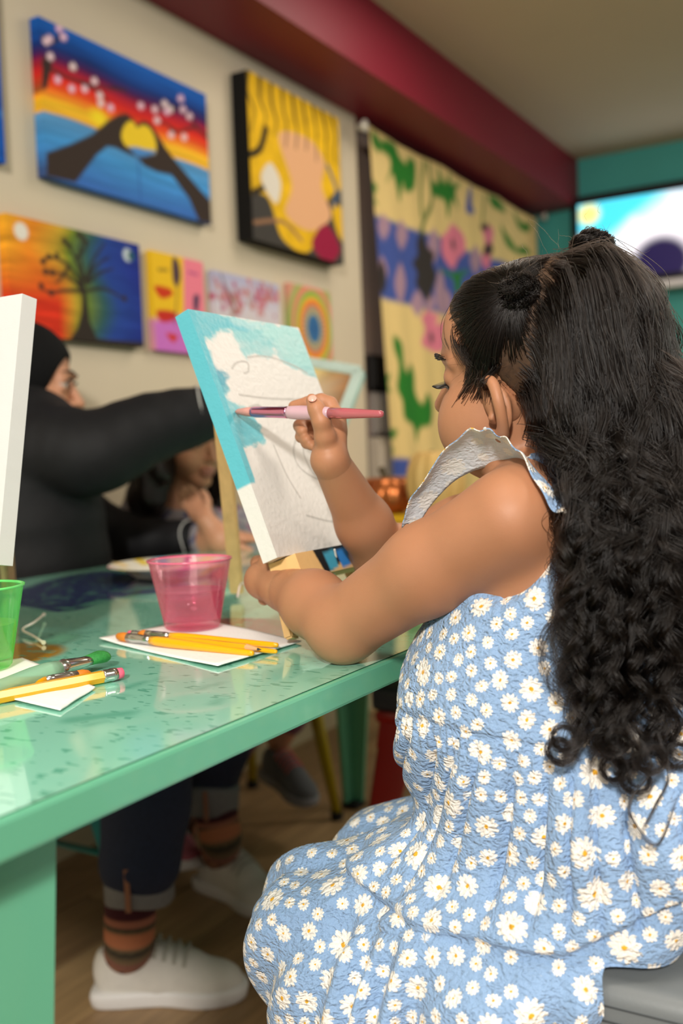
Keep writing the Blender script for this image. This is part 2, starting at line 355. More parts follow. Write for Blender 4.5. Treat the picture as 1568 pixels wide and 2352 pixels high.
blob([(195,820),(215,860),(220,930),(205,970),(185,960),(178,880)], BK)
p.stroke([(385,340),(370,470),(375,590)], .009, (84,120,40), 14); p.stroke([(405,350),(420,520),(390,610),(372,670)], .009, (70,110,40), 14); p.stroke([(660,490),(650,610)], .008, (110,130,60), 10)
blob([(510,640),(540,650),(570,690),(575,760),(545,800),(520,850),(490,820),(468,770),(470,700),(490,680)], PK); p.dot([(518,735)], .016, (90,60,70))
blob([(650,640),(700,650),(700,720),(690,800),(670,850),(648,800),(660,720)], PK); blob([(642,630),(678,630),(676,655),(650,660)], BK, 20); blob([(680,720),(700,740),(700,770),(660,780),(655,745)], BK, 20)
blob([(400,1045),(430,1060),(450,1070),(440,1110),(500,1090),(500,1200),(450,1240),(420,1230),(370,1200),(385,1130),(370,1080)], PK); p.dot([(420,1170)], .016, (90,60,70))
blob([(200,235),(250,250),(270,300),(300,340),(310,310),(345,340),(340,460),(300,480),(290,440),(275,530),(262,470),(240,400),(215,440),(230,380),(225,320),(180,280)], GR)
blob([(150,200),(185,240),(180,300),(150,260)], GR, 30); blob([(145,450),(175,470),(160,520),(175,550),(145,540)], GR, 30)
blob([(420,430),(450,440),(450,370),(480,440),(500,390),(510,440),(550,430),(530,480),(545,560),(515,520),(495,610),(480,530),(425,500)], GR)
blob([(575,560),(585,470),(600,450),(605,540),(618,565),(595,580)], BL_, 30)
blob([(680,490),(720,510),(760,560),(740,570),(700,550)], GR, 30); blob([(735,640),(770,680),(810,740),(840,725),(870,770),(800,760),(760,720)], GR, 40); blob([(790,560),(830,610),(870,620),(860,660),(820,640)], GR, 40)
blob([(455,860),(520,870),(590,850),(560,890),(555,950),(530,960),(520,900)], GR, 40)
blob([(255,1165),(285,1200),(295,1290),(310,1330),(330,1290),(345,1340),(350,1420),(375,1470),(395,1420),(420,1480),(410,1560),(370,1580),(355,1640),(340,1570),(300,1540),(290,1460),(270,1400),(275,1300),(255,1220)], GR)
blob([(205,1360),(240,1340),(230,1390),(245,1420),(205,1410)], GR, 30); blob([(225,1590),(275,1590),(255,1630),(225,1620)], GR, 24); blob([(230,1660),(255,1670),(245,1700)], GR, 20)
blob([(230,1720),(330,1720),(330,1790),(230,1790)], BL_, 0 or 30)
nx, ny = p.nx, p.ny
V = np.stack([XA+(XB-XA)*p.u+.13*p.v*(1-p.u), MY+.004*np.sin(p.u*60)*(.3+p.v)+.008*np.sin(p.u*17+1)*p.v, zt+(zb-zt)*p.v-.012*np.abs(np.sin(p.u*9))*(1-p.v)], 1)
idx = np.arange(nx*ny).reshape(ny, nx)
me = mesh(V, np.stack([idx[:-1,:-1], idx[1:,:-1], idx[1:,1:], idx[:-1,1:]], -1).reshape(-1, 4)); set_color(me, p.c)
ban = tag(new('fabric_banner', me, None, mat('printed_cotton', 'ffffff', .85, attr='paint', bump=.1, bscale=300), True), 'hanging cream fabric banner printed with green, pink, blue and black cut-out flowers', 'banner')
md = ban.modifiers.new('thickness', 'SOLIDIFY'); md.thickness = .0015
for px, py in ((833, 290), (1234, 497)):
    q = on(px, py, 1, MY-.02) if px < 900 else np.array([5.26, MY-.02, 2.215])
    k = new('hook', lathe([(0,-.02),(.012,-.018),(.014,0),(.022,.006),(.022,.014),(0,.018)], 14, q, (0,-1,0)), ban, mat('white_plastic', 'd8d2c4', .4), True)
tvx = 5.2
tv = empty('television', (tvx, .9, 2.04), 'wall mounted television with bright picture on the teal wall', 'television')
T0, T1, TZ0, TZ1 = 1.615, .58, 1.795, 2.275
new('casing', box((tvx+.03, (T0+T1)/2, (TZ0+TZ1)/2), (.06, T0-T1, TZ1-TZ0), bev=.006), tv, mat('tv_black', '0c0c10', .3))
p = Paint(120, 60, 2.1, None, zoom=None)
p.c[:] = lin((236,240,252)); p.poly([(-.1,-.1),(1.1,-.1),(1.1,.4),(.5,.6),(.3,.3),(.2,.6),(-.1,.5)], (70,205,232), soft=.12)
p.poly([(.2,.5),(.5,.05),(.8,.3),(.9,.9),(.3,1.1)], (250,246,255), soft=.16); p.dot([(.06,.14)], .12, (240,226,130), soft=.05); p.dot([(.04,.55)], .16, (232,120,60), soft=.08); p.dot([(.15,.7)], .12, (250,250,240), soft=.08)
p.dot([(.44,.86)], .33, (30,24,62), soft=.08); p.poly([(.52,.1),(.7,.05),(.8,.4),(.6,.5)], (240,190,190), soft=.16)
me = panel(p, (tvx-.003, T0-.04, TZ1-.045), (0, T1-T0+.08, 0), (0, 0, TZ0-TZ1+.075), (-1, 0, 0), .002)
new('screen', me, tv, mat('lit_screen', '000000', .2, attr='paint', emit=1.25))
new('lower_bar', box((tvx-.005, (T0+T1)/2, TZ0-.026), (.06, T0-T1, .045), bev=.008), tv, mat('silver_trim', 'd9d9dc', .3, metal=.3))
new('wall_bracket', box((tvx+.079, 1.1, 2.04), (.04, .3, .25)), tv, mat('bracket_steel', '30302f', .5, metal=.6))
# ------------------------------------------------------------------ the mint table
TZ = .765; TX0, TX1, TY0, TY1 = .30, 2.36, .45, 1.405
M_mint = mat('mint_enamel', '67b592', .32, var=.03, scale=4, coat=.3)
tab = empty('steel_table', (1.3, .92, 0), 'long mint green metal table with splashed glossy top', 'table')
def tp(px, py): return on(px, py, 2, TZ)[:2]
nx, ny = 420, 200
p = Paint(nx, ny, (TX1-TX0)/(TY1-TY0)); p.c[:] = lin((146,218,194)); p.soft = .006
def tuv(pts): q = np.array([tp(*a) for a in pts]); return np.c_[(q[:,0]-TX0)/(TY1-TY0), (TY1-q[:,1])/(TY1-TY0)]
p.uv = lambda pts: tuv(pts) if np.max(pts) > 9 else np.asarray(pts, float)
n = p.noise(0, 14, 7, 21, mask=1); p.c = p.c*(1-.0*n[:, None])
k = np.clip((n-.5)*1.5, 0, .5); p.put(k, (160,222,198))
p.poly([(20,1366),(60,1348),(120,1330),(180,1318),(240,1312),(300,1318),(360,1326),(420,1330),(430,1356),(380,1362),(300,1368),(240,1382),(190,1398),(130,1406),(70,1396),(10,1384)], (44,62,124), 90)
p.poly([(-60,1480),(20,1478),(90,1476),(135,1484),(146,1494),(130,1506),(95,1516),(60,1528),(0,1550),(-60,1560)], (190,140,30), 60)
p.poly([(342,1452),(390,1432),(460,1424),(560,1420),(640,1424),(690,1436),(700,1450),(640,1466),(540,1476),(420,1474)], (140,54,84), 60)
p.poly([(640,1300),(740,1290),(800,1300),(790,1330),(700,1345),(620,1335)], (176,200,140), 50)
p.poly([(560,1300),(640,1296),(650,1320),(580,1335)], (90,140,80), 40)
r = np.random.default_rng(3)
for i in range(230):
    x, y = r.uniform(0, p.asp*.62), r.uniform(.25, 1.0); a = r.normal()*.9
    s = r.choice([.003, .005, .008, .014], p=[.45,.3,.18,.07]); d = np.array([[math.cos(a), math.sin(a)]])*s*1.6
    p.stroke(np.array([[x, y]])+np.r_[-d, d], s*.8, (108,190,164), taper=.6)
idx = np.arange(nx*ny).reshape(ny, nx)
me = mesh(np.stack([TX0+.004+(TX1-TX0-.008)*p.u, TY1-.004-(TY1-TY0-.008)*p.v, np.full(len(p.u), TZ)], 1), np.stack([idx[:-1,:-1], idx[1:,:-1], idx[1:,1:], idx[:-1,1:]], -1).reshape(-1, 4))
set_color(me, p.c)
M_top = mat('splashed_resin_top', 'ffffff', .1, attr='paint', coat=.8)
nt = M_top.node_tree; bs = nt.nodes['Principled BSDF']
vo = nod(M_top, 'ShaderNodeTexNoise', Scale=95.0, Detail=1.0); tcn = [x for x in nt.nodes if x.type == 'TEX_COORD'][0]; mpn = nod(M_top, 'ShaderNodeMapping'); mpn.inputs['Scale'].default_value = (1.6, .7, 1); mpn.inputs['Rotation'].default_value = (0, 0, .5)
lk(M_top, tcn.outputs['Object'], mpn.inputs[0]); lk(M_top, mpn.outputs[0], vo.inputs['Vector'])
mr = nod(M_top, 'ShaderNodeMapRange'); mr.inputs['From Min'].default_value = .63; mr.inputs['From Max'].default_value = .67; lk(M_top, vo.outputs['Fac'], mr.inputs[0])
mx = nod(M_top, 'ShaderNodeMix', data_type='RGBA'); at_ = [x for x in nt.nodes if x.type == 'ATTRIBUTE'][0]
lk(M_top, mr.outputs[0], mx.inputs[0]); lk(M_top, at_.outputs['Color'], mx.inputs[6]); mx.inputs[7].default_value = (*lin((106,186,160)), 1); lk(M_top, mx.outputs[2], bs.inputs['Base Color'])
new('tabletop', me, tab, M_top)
fr = join(box(((TX0+TX1)/2, TY0+.006, TZ-.0135), (TX1-TX0, .012, .025), bev=.003), box(((TX0+TX1)/2, TY1-.006, TZ-.0135), (TX1-TX0, .012, .025), bev=.003),
          box((TX0+.006, (TY0+TY1)/2, TZ-.0135), (.012, TY1-TY0-.02, .025), bev=.003), box((TX1-.006, (TY0+TY1)/2, TZ-.0135), (.012, TY1-TY0-.02, .025), bev=.003),
          box(((TX0+TX1)/2, (TY0+TY1)/2, TZ-.012), (TX1-TX0-.03, TY1-TY0-.03, .014)))
new('apron', fr, tab, M_mint)
for sx, sy in ((-1,-1),(1,-1),(1,1),(-1,1)):
    x = TX0+.035 if sx < 0 else TX1-.035; y = TY0+.03 if sy < 0 else TY1-.03
    a = Vector((x, y, TZ-.03)); b = Vector((x+sx*.015, y+sy*.015, .004))
    bm = bmesh.new(); wt, wb, th = .105, .042, .012
    leg = join(hexa([b+Vector(q) for q in ((0,0,0),(-sx*wb,0,0),(-sx*wb,-sy*th,0),(0,-sy*th,0))]+[a+Vector(q) for q in ((0,0,0),(-sx*wt,0,0),(-sx*wt,-sy*th,0),(0,-sy*th,0))]),
               hexa([b+Vector(q) for q in ((0,0,0),(-sx*th,0,0),(-sx*th,-sy*wb,0),(0,-sy*wb,0))]+[a+Vector(q) for q in ((0,0,0),(-sx*th,0,0),(-sx*th,-sy*wt,0),(0,-sy*wt,0))]))
    bm.free(); bm = bmesh.new(); bm.from_mesh(leg); bmesh.ops.recalc_face_normals(bm, faces=bm.faces); bm.to_mesh(leg); bm.free()
    lg = new('leg', leg, tab, M_mint)
    new('foot_cap', box(b+Vector((-sx*.02, -sy*.02, .006)), (.05, .05, .014), bev=.004), lg, mat('black_rubber', '141414', .7) if 'black_rubber' not in bpy.data.materials else bpy.data.materials['black_rubber'])
M_rub = bpy.data.materials['black_rubber']

# ------------------------------------------------------------------ canvases on table easels
M_pine = mat('pine_wood', 'd2ab72', .55, var=.18, scale=14, stretch=(6,6,.6), bump=.08)
M_pined = mat('stained_pine', 'b98a55', .55, var=.2, scale=14, stretch=(6,6,.6))
cA = np.array([.834, .672, 1.123]); cU = np.array([.214, 0, 0]); cD = np.array([0, -.1005, -.2615]); cN = np.cross(cU, cD); cN = -cN/np.linalg.norm(cN)
if cN[1] > 0: cN = -cN
p = Paint(200, 260, .764, [(432,710),(685,747),(775,1252),(640,1282)], zoom=(380, 680, 2.529)); p.soft = .004
p.c[:] = lin((216,213,208))
TQ = (90,178,192)
p.poly([(80,50),(170,110),(300,430),(400,800),(480,1060),(505,1140),(440,1140),(20,90)], TQ, soft=.012)
n1 = p.noise(0, 5, 14, 5, mask=1); n2 = p.noise(0, 16, 40, 6, mask=1)
def washed(pts, col, amt, soft=.02, smooth=90):
    P = spline(p.uv(pts), smooth, True); d = p.dist_poly(P)+.010*n2+.008*n1
    p.put(np.clip(.5-d/soft, 0, 1)*np.clip(amt+.09*n1+.07*n2, .12, 1), col)
washed([(60,60),(300,90),(560,130),(800,180),(830,330),(930,600),(860,620),(760,560),(690,530),(660,480),(650,400),(600,470),(520,460),(490,500),(450,420),(410,310),(380,280),(330,310),(310,380),(260,370),(250,420),(320,600),(360,720),(420,720),(400,800),(460,860),(540,890),(600,1010),(600,1070),(520,1080),(500,1140),(440,1100)], (124,190,194), .85)
washed([(100,80),(330,110),(520,180),(500,260),(420,270),(330,280),(300,330),(240,330),(170,220)], TQ, .95)
washed([(250,430),(330,600),(390,640),(400,710),(420,800),(480,880),(560,920),(600,1020),(590,1065),(500,1080),(440,1090),(400,900),(330,700)], TQ, .85)
washed([(330,620),(400,600),(410,720),(370,750)], (58,150,172), .9, .03, 30)
washed([(600,150),(780,190),(820,320),(880,520),(760,540),(700,480),(640,330),(560,260)], (152,204,202), .8, .03, 40)
washed([(380,130),(500,140),(620,210),(540,250),(430,200)], (180,212,210), .6, .03, 40)
p.put(np.clip(.045-p.u, 0, .01)*100*(np.clip((.72+.02*n1-p.v)*60, 0, 1)), TQ)
washed([(330,300),(400,300),(440,400),(510,560),(480,600),(420,540),(390,620),(350,560),(330,420)], (218,215,210), 1, .02, 40)
washed([(255,370),(310,380),(290,480),(270,420)], (218,215,210), 1, .02, 24)
p.put(np.clip((.05-p.u)*120, 0, 1)*np.clip((.70+.012*n1-p.v)*70, 0, 1), TQ)
pen = (168,164,158)
for q in ([(430,590),(450,540),(500,530),(510,600),(490,620)], [(500,490),(560,470),(640,480),(740,530),(800,580)], [(480,775),(620,785),(780,775)], [(530,850),(570,835),(610,870)], [(620,870),(670,835),(730,850),(760,880)], [(740,1000),(720,1080),(740,1160),(800,1210),(870,1220),(910,1180)], [(790,1000),(760,1080),(790,1180),(830,1215)], [(830,1000),(830,1100),(860,1210)], [(780,1010),(770,960),(800,960)], [(640,1060),(690,1200),(740,1300)], [(760,1370),(860,1390),(980,1375)], [(880,1030),(920,1100),(900,1190)]): p.stroke(q, .0035, pen, 24)
M_fresh = mat('fresh_acrylic', 'ffffff', .35, attr='paint', bump=.35, bscale=160)
me = panel(p, cA, cU, cD, cN, .019)
cv = tag(new('art_canvas', me, None, M_fresh), 'half painted turquoise and white canvas with pumpkin pencil sketch on the easel before the girl', 'canvas')
BLc = cA+cD; Bmid = BLc+cU*.5; bk = -cN
ez = empty('table_easel', (.95, .75, TZ), 'small wooden tabletop easel with blue daubed ledge holding the half painted canvas', 'easel')
# ledge: bar under the canvas, daubed with old paint
lp = Paint(90, 12, 7); lp.c[:] = lin((226,184,124))
lp.poly([(.18,-.1),(1.1,-.1),(1.1,.3),(.55,.45),(.24,1.1)], (30,30,32), soft=.03)
for x0, x1, c in ((.28,.40,(70,160,190)),(.42,.55,(50,130,206)),(.56,.72,(110,180,190)),(.76,.84,(50,100,190)),(.9,1.0,(90,150,120))): lp.poly([(x0,.2),(x1,.1),(x1-.008,.85),(x0+.015,.95)], c, soft=.06)
lp.X = np.stack([lp.u*7, lp.v], 1)
zr = .846
cDh = cD/np.linalg.norm(cD); me = panel(lp, BLc+np.array([.018,0,0])+cDh*.0012+cN*.010, (.185, 0, 0), cDh*.027, cN, .036)
new('ledge', me, ez, M_PAINT)
pm_ = BLc+cU*.5
for s in (-1, 1):
    top = cA+cU*(.5+s*.06)+bk*.028+cD*(-.03); foot = np.array([pm_[0]+s*.085, BLc[1]+.0, TZ+.009])
    new('front_leg', beam(top, foot, .017, .011, side=(0,-1,0), bev=.002), ez, M_pine)
topb = cA+cU*.5+bk*.035+cD*-.02; footb = np.array([1.10, .90, TZ+.004])
rear_top = np.array([.955, .672+.06, 1.10])
new('rear_leg', beam(rear_top, np.array([*on(545,1375,2,TZ)[:2], TZ+.010]), .019, .013, side=(-.86,-.5,0), bev=.002), ez, M_pine)
new('crossbar', beam(cA+cU*.22+cD*.5+bk*.029, cA+cU*.78+cD*.5+bk*.029, .014, .01), ez, M_pine)
new('hinge_bolt', tube([rear_top-np.array([.02,0,0]), rear_top+np.array([.02,0,0])], .003, 8), ez, mat('zinc', 'a8a8a8', .3, metal=1))
M_cord = mat('white_cord', 'ece6dc', .7)
k0 = on(572,1312,2,TZ+.02)
ccur = spline([on(545,1372,2,TZ+.02), on(565,1310,2,TZ+.045)*.5+on(545,1372,2,TZ+.03)*.5, [1.0,.72,.80], [.96,.60,.80]], 20)
new('cord', tube(ccur, .0014, 6), ez, M_cord)
cc2 = spline([at(768,1262,1.08), at(772,1290,1.09), at(766,1320,1.1), at(756,1338,1.11)], 16)
new('cord_end', tube(cc2, [.0012]*14+[.002, .0024], 6), ez, M_cord)
# second easel, seen at the left edge
c2T = np.array([.711, .783, 1.137]); c2D = np.array([-.05, 0, -.268]); c2U = np.array([0, -.214, 0]); c2N = np.cross(c2D, c2U); c2N /= np.linalg.norm(c2N)
if c2N[0] > 0: c2N = -c2N
p = Paint(30, 36, .8); p.c[:] = lin((212,212,211)); p.noise(.006, 40, 40, 8)
me = panel(p, c2T-c2U, c2U, c2D, c2N, .019)
tag(new('art_canvas', me, None, mat('primed_canvas', 'ffffff', .8, attr='paint', bump=.12, bscale=700)), 'blank white canvas standing at the left edge of the table', 'canvas')
e2 = empty('table_easel', (.8, .88, TZ), 'wooden tabletop easel behind the blank white canvas', 'easel')
mid = c2T-c2U*.5
for s in (-1, 1):
    new('front_leg', beam(mid+c2U*s*.22-c2N*.027-c2D*.03, (.652, .926-s*.055, TZ+.009), .017, .011, side=(-1,0,0), bev=.002), e2, M_pine)
new('rear_leg', beam(mid-c2N*.04, (*on(22,1366,2,TZ)[:2], TZ+.010), .022, .014, side=(0,-1,0), bev=.002), e2, M_pine)
new('ledge', box((.645, .89, .852), (.035, .2, .02), bev=.002), e2, M_pine)
new('cord', tube(spline([on(101,1412,2,TZ+.006), on(78,1430,2,TZ+.012), on(52,1446,2,TZ+.006), on(75,1460,2,TZ+.004), on(100,1476,2,TZ+.003)], 24), [.0026]+[.0015]*22+[.0028], 6), e2, M_cord)
# canvas seen from behind near the table's far end
o3 = np.array([1.966, 1.223, 1.177])
b3 = empty('art_canvas', (1.93, 1.12, TZ), 'small canvas seen from behind, pale blue edges round a golden inside', 'canvas')
TL3, TR3, BR3 = at(640,824,2.28), at(826,856,2.2), at(772,1000,2.12); BL3 = TL3+BR3-TR3
nn = np.cross(TR3-TL3, BR3-TR3); nn /= np.linalg.norm(nn)
M_pale = mat('pale_blue_edge', 'b9ccc2', .6, var=.1, scale=30)
for a, b in ((TL3,TR3),(TR3,BR3),(BR3,BL3),(BL3,TL3)): new('stretcher_bar', beam(a, b, .026, .02, side=tuple(nn), bev=.002), b3, M_pale)
p = Paint(40, 40, 1); p.grad([(0,(190,150,80)),(.3,(236,200,120)),(.55,(206,180,110)),(.85,(196,134,60)),(1,(150,90,30))], p.u); p.noise(.2, 5, 5, 4)
me = panel(p, TL3, TR3-TL3, BR3-TR3, nn, .004); new('gold_back', me, b3, mat('gold_paint', 'ffffff', .4, metal=.1, attr='paint'))
for a in (BL3, BR3): new('foot', beam(a, (a[0], a[1], TZ+.002), .02, .014), b3, M_pine)

# ------------------------------------------------------------------ cups, napkins, brushes, pencils, plate
def plastic(name, col, edge):
    m = bpy.data.materials.new(name); m.use_nodes = True; nt = m.node_tree; nt.nodes.clear()
    out = nt.nodes.new('ShaderNodeOutputMaterial')
    tr = nod(m, 'ShaderNodeBsdfTransparent'); tr.inputs[0].default_value = (*lin(col), 1)
    gl = nod(m, 'ShaderNodeBsdfGlossy', Roughness=.04); df = nod(m, 'ShaderNodeBsdfTranslucent'); df.inputs[0].default_value = (*lin(edge), 1)
    d2 = nod(m, 'ShaderNodeBsdfDiffuse'); d2.inputs[0].default_value = (*lin(edge), 1)
    lw = nod(m, 'ShaderNodeLayerWeight', Blend=.16); lw2 = nod(m, 'ShaderNodeLayerWeight', Blend=.08); fr_ = nod(m, 'ShaderNodeMapRange'); fr_.inputs['To Min'].default_value = .035; fr_.inputs['To Max'].default_value = .5; lk(m, lw2.outputs['Facing'], fr_.inputs[0])
    a = nod(m, 'ShaderNodeMixShader'); mm = nod(m, 'ShaderNodeMapRange'); mm.inputs['To Min'].default_value = .055; mm.inputs['To Max'].default_value = .85
    lk(m, lw.outputs['Facing'], mm.inputs[0]); lk(m, mm.outputs[0], a.inputs[0])
    e = nod(m, 'ShaderNodeMixShader'); e.inputs[0].default_value = .5; lk(m, df.outputs[0], e.inputs[1]); lk(m, d2.outputs[0], e.inputs[2])
    lk(m, tr.outputs[0], a.inputs[1]); lk(m, e.outputs[0], a.inputs[2])
    b = nod(m, 'ShaderNodeMixShader'); lk(m, fr_.outputs[0], b.inputs[0]); lk(m, a.outputs[0], b.inputs[1]); lk(m, gl.outputs[0], b.inputs[2]); lk(m, b.outputs[0], out.inputs[0])
    return m
def cup(c, colr, edge, wcol, fill, label, rb=.031, rt=.0455, h=.076):
    g = colr[0]; m = plastic('clear_%s_plastic' % g, colr[1], edge)
    t = 0.0012; rr = lambda z: rb+(rt-rb)*z/h
    body = lathe([(0,.0015),(rb-.002,.001),(rb,.003),(rt,h),(rt+.001,h+.0006),(rt-.0008,h+.001),(rt-t-.0004,h-.001),(rb+.0012,.0105),(rb-.004,.0095),(0,.0095)], 64, c)
    o = tag(new('plastic_cup', body, None, m, True), label, 'cup')
    zw = fill*h
    wm = plastic('%s_water' % g, wcol, wcol)
    new('water', lathe([(0,.0105),(rb-.001,.011),(rr(zw)-.0022,zw),(rr(zw)-.0032,zw-.0004),(0,zw-.0004)], 64, c), o, wm, True)
    new('rim', lathe([(rt-.0015,h-.0008),(rt+.0014,h-.0008),(rt+.0016,h+.0012),(rt-.0012,h+.0014),(rt-.0015,h-.0008)], 64, c), o, mat('%s_rim_plastic' % g, edge, .2, trans=.3), True)
    return o
cup((.905, .744, TZ+.0035), ('pink', (255,238,244)), (255,130,165), (255,206,224), .56, 'pink clear plastic cup half full of water on the napkin by the girl\'s elbow', .032, .048, .08)
cup((.645, .80, TZ+.0035), ('green', (238,255,234)), (130,250,140), (236,250,170), .55, 'green clear plastic cup half full of water at the left edge', .032, .0465, .08)
M_nap = mat('paper_towel', 'f1f0ee', .9, bump=.4, bscale=260)
def napkin(c4, name_label, seed, lift):
    n = 24; C4 = [np.array([*q, 0]) for q in c4]; r = np.random.default_rng(seed); V = []
    for j in range(n):
        for i in range(n):
            u, v = i/(n-1), j/(n-1); q = (C4[0]*(1-u)+C4[1]*u)*(1-v)+(C4[3]*(1-u)+C4[2]*u)*v
            z = .0016+lift*max(0, (abs(u-.5)-.3))*2*(1 if u < .5 else .5)+.0005*math.sin(7*u+3*v+seed)
            V.append((q[0], q[1], TZ+max(.0006, z)))
    idx = np.arange(n*n).reshape(n, n)
    o = tag(new('napkin', mesh(V, np.stack([idx[:-1,:-1], idx[:-1,1:], idx[1:,1:], idx[1:,:-1]], -1).reshape(-1, 4)), None, M_nap, True), name_label, 'napkin')
    md = o.modifiers.new('ply', 'SOLIDIFY'); md.thickness = .0012; md.offset = 1
napkin([tp(228,1474), tp(500,1537), tp(692,1478), tp(470,1428)], 'white paper napkin under the pink cup and yellow brushes', 1, .004)
napkin([(.56,.60), (.632,.632), (.70,.80), (.60,.84)], 'white paper napkin under the green cup and green brush', 5, .002)
M_yel = mat('yellow_lacquer', 'f2ac08', .28, coat=.3); M_fer = mat('bright_ferrule', 'c9c9c7', .22, metal=1); M_pinke = mat('pink_eraser', 'e0607c', .7)
def brush(a, b, label, rad, mh, mb, br=.022, fer=.03, flat=1., grp=None, bp=(.35,.75,1.0,.92), handle_prof=None, name='paintbrush'):
    """bristle tip a -> handle end b"""
    a, b = Vector(a), Vector(b); L = (b-a).length; d = (b-a)/L
    o = empty(name, a, label, 'paintbrush', grp)
    pt = lambda s: a+d*s
    mhh = handle_prof or [(br+fer-.002, .85), (br+fer+.01, 1), (br+fer+.03, 1.05), (L*.6, .9), (L-.006, .62), (L-.001, .5), (L, .25)]
    new('handle', tube([pt(s) for s, _ in mhh], [rad*k for _, k in mhh], 14), o, mh, True)
    new('ferrule', tube([pt(br-.002), pt(br+.008), pt(br+fer*.7), pt(br+fer*.72), pt(br+fer*.78), pt(br+fer)], [rad*.95, rad, rad*.92, rad*.98, rad*.92, rad*.9], 16, True, [flat, flat*.9+.1, 1, 1, 1, 1]), o, M_fer, True)
    new('bristles', tube([pt(0), pt(.003), pt(br*.5), pt(br)], [rad*q for q in bp], 14, True, [flat]*4), o, mb, True)
    return o
def pencil(a, b, label, rad, grp=None):
    """sharpened tip a -> eraser b"""
    a, b = Vector(a), Vector(b); L = (b-a).length; d = (b-a)/L; o = empty('pencil', a, label, 'pencil', grp); pt = lambda s: a+d*s
    new('lead', tube([pt(0), pt(.005)], [.0003, rad*.33], 10), o, mat('graphite', '3a3a3e', .4) if 'graphite' not in bpy.data.materials else bpy.data.materials['graphite'])
    new('sharpened_wood', tube([pt(.005), pt(.020)], [rad*.33, rad*.97], 12), o, mat('raw_cedar', 'd9a877', .7) if 'raw_cedar' not in bpy.data.materials else bpy.data.materials['raw_cedar'])
    new('barrel', tube([pt(.019), pt(L-.020)], [rad, rad], 6), o, M_yel)
    new('ferrule', tube([pt(L-.021), pt(L-.019), pt(L-.014), pt(L-.012), pt(L-.007)], [rad*.98, rad*1.05, rad*.98, rad*1.05, rad], 14), o, M_fer, True)
    new('eraser', tube([pt(L-.008), pt(L-.001), pt(L)], [rad*.92, rad*.85, rad*.6], 12), o, M_pinke, True)
    return o
M_or = mat('orange_bristle', 'd27a1c', .6, bump=.3, bscale=900); M_gr = mat('green_bristle', '2c8a3c', .6, var=.3, scale=500, bump=.4, bscale=900)
def tz(px, py, z): return on(px, py, 2, TZ+z)
brush(tz(268,1461,.009), tz(582,1501,.0065), 'yellow paintbrush with orange bristles lying frontmost on the napkin', .0052, M_yel, M_or, .020, .034)
pencil(tz(600,1492,.009), tz(296,1455,.008), 'yellow pencil with pink eraser lying among brushes on the napkin', .0042)
brush(tz(318,1455,.012), tz(639,1482,.007), 'yellow paintbrush lying hindmost on the napkin beside the pink cup', .0045, M_yel, M_or, .012, .030)
brush(tz(330,1463,.0055), tz(636,1497,.0055), 'yellow paintbrush lying between the pencil and front brush, end showing', .0040, M_yel, M_or, .014, .028)
ea = tz(282,1545,.0065); eb = tz(0,1600,.0065); dv = (eb-ea)/np.linalg.norm(eb-ea)
pencil(ea+dv*.175, ea, 'thick yellow pencil with pink eraser in the lower left foreground', .0058)
ta = tz(208,1546,.007); tb = tz(0,1578,.011); dv2 = (tb-ta)/np.linalg.norm(tb-ta)
brush(ta, ta+dv2*.18, 'yellow paintbrush with orange tip lying behind the thick pencil', .0045, M_yel, M_or, .016, .03)
M_clear = mat('frosted_green_plastic', 'a8dcbc', .35, trans=.5, ior=1.3)
ga = tz(236,1507,.012); gb_ = tz(0,1578,.013); dv3 = (gb_-ga)/np.linalg.norm(gb_-ga)
o = brush(ga, ga+dv3*.19, 'flat green bristled paintbrush with frosted green handle beside the green cup', .0085, M_clear, M_gr, .024, .044, .55, bp=(1.2,1.32,1.15,.98), handle_prof=[(.064,.7),(.066,1.0),(.08,1.1),(.1,1.05),(.13,.8),(.185,.5),(.19,.3)])
# plate
pc = np.array([1.335, 1.13, TZ+.001]); NA = 96
prof = [(0,.0015),(.060,.0015),(.070,.003),(.082,.012),(.100,.0205),(.112,.0235),(.114,.0225)]
V, Fc, cols = [], [], []
pr = spline(np.array(prof), 30)
for r_, z in pr:
    for k in range(NA):
        a = 2*math.pi*k/NA; V.append((pc[0]+r_*math.cos(a), pc[1]+r_*math.sin(a), pc[2]+z))
for i in range(len(pr)-1):
    for k in range(NA): Fc.append((i*NA+k, i*NA+(k+1) % NA, (i+1)*NA+(k+1) % NA, (i+1)*NA+k))
V = np.array(V); c = np.tile(lin((240,238,226)), (len(V), 1)); an = np.arctan2(V[:,1]-pc[1], V[:,0]-pc[0]); rr = np.hypot(V[:,0]-pc[0], V[:,1]-pc[1])
for a0, wd, r0, r1, col in ((2.5,.10,.07,.12,(216,60,140)),(1.9,.16,.09,.12,(250,220,150)),(1.35,.12,.085,.115,(244,214,40)),(.95,.16,.075,.12,(140,200,236)),(.45,.09,.07,.12,(214,80,160)),(.05,.2,.08,.12,(240,226,170)),(-.5,.18,.07,.12,(120,200,190)),(-1.2,.2,.07,.12,(230,120,60)),(3.0,.14,.08,.12,(240,220,150)),(-2.3,.2,.07,.12,(200,90,170)),(-1.75,.15,.07,.12,(250,220,80))):
    k = np.clip(1.4-np.abs((an-a0+math.pi) % (2*math.pi)-math.pi)/wd*1.2, 0, 1)*np.clip((rr-r0)*300, 0, 1); c = c*(1-k[:, None])+lin(col)*k[:, None]
for x, y, r_, col in ((-.035,-.02,.035,(236,70,30)),(.03,.03,.02,(60,120,200)),(.0,.045,.018,(240,200,40))):
    k = np.clip((r_-np.hypot(V[:,0]-pc[0]-x, V[:,1]-pc[1]-y))*200, 0, 1); c = c*(1-k[:, None])+lin(col)*k[:, None]
me = mesh(V, Fc); set_color(me, c)
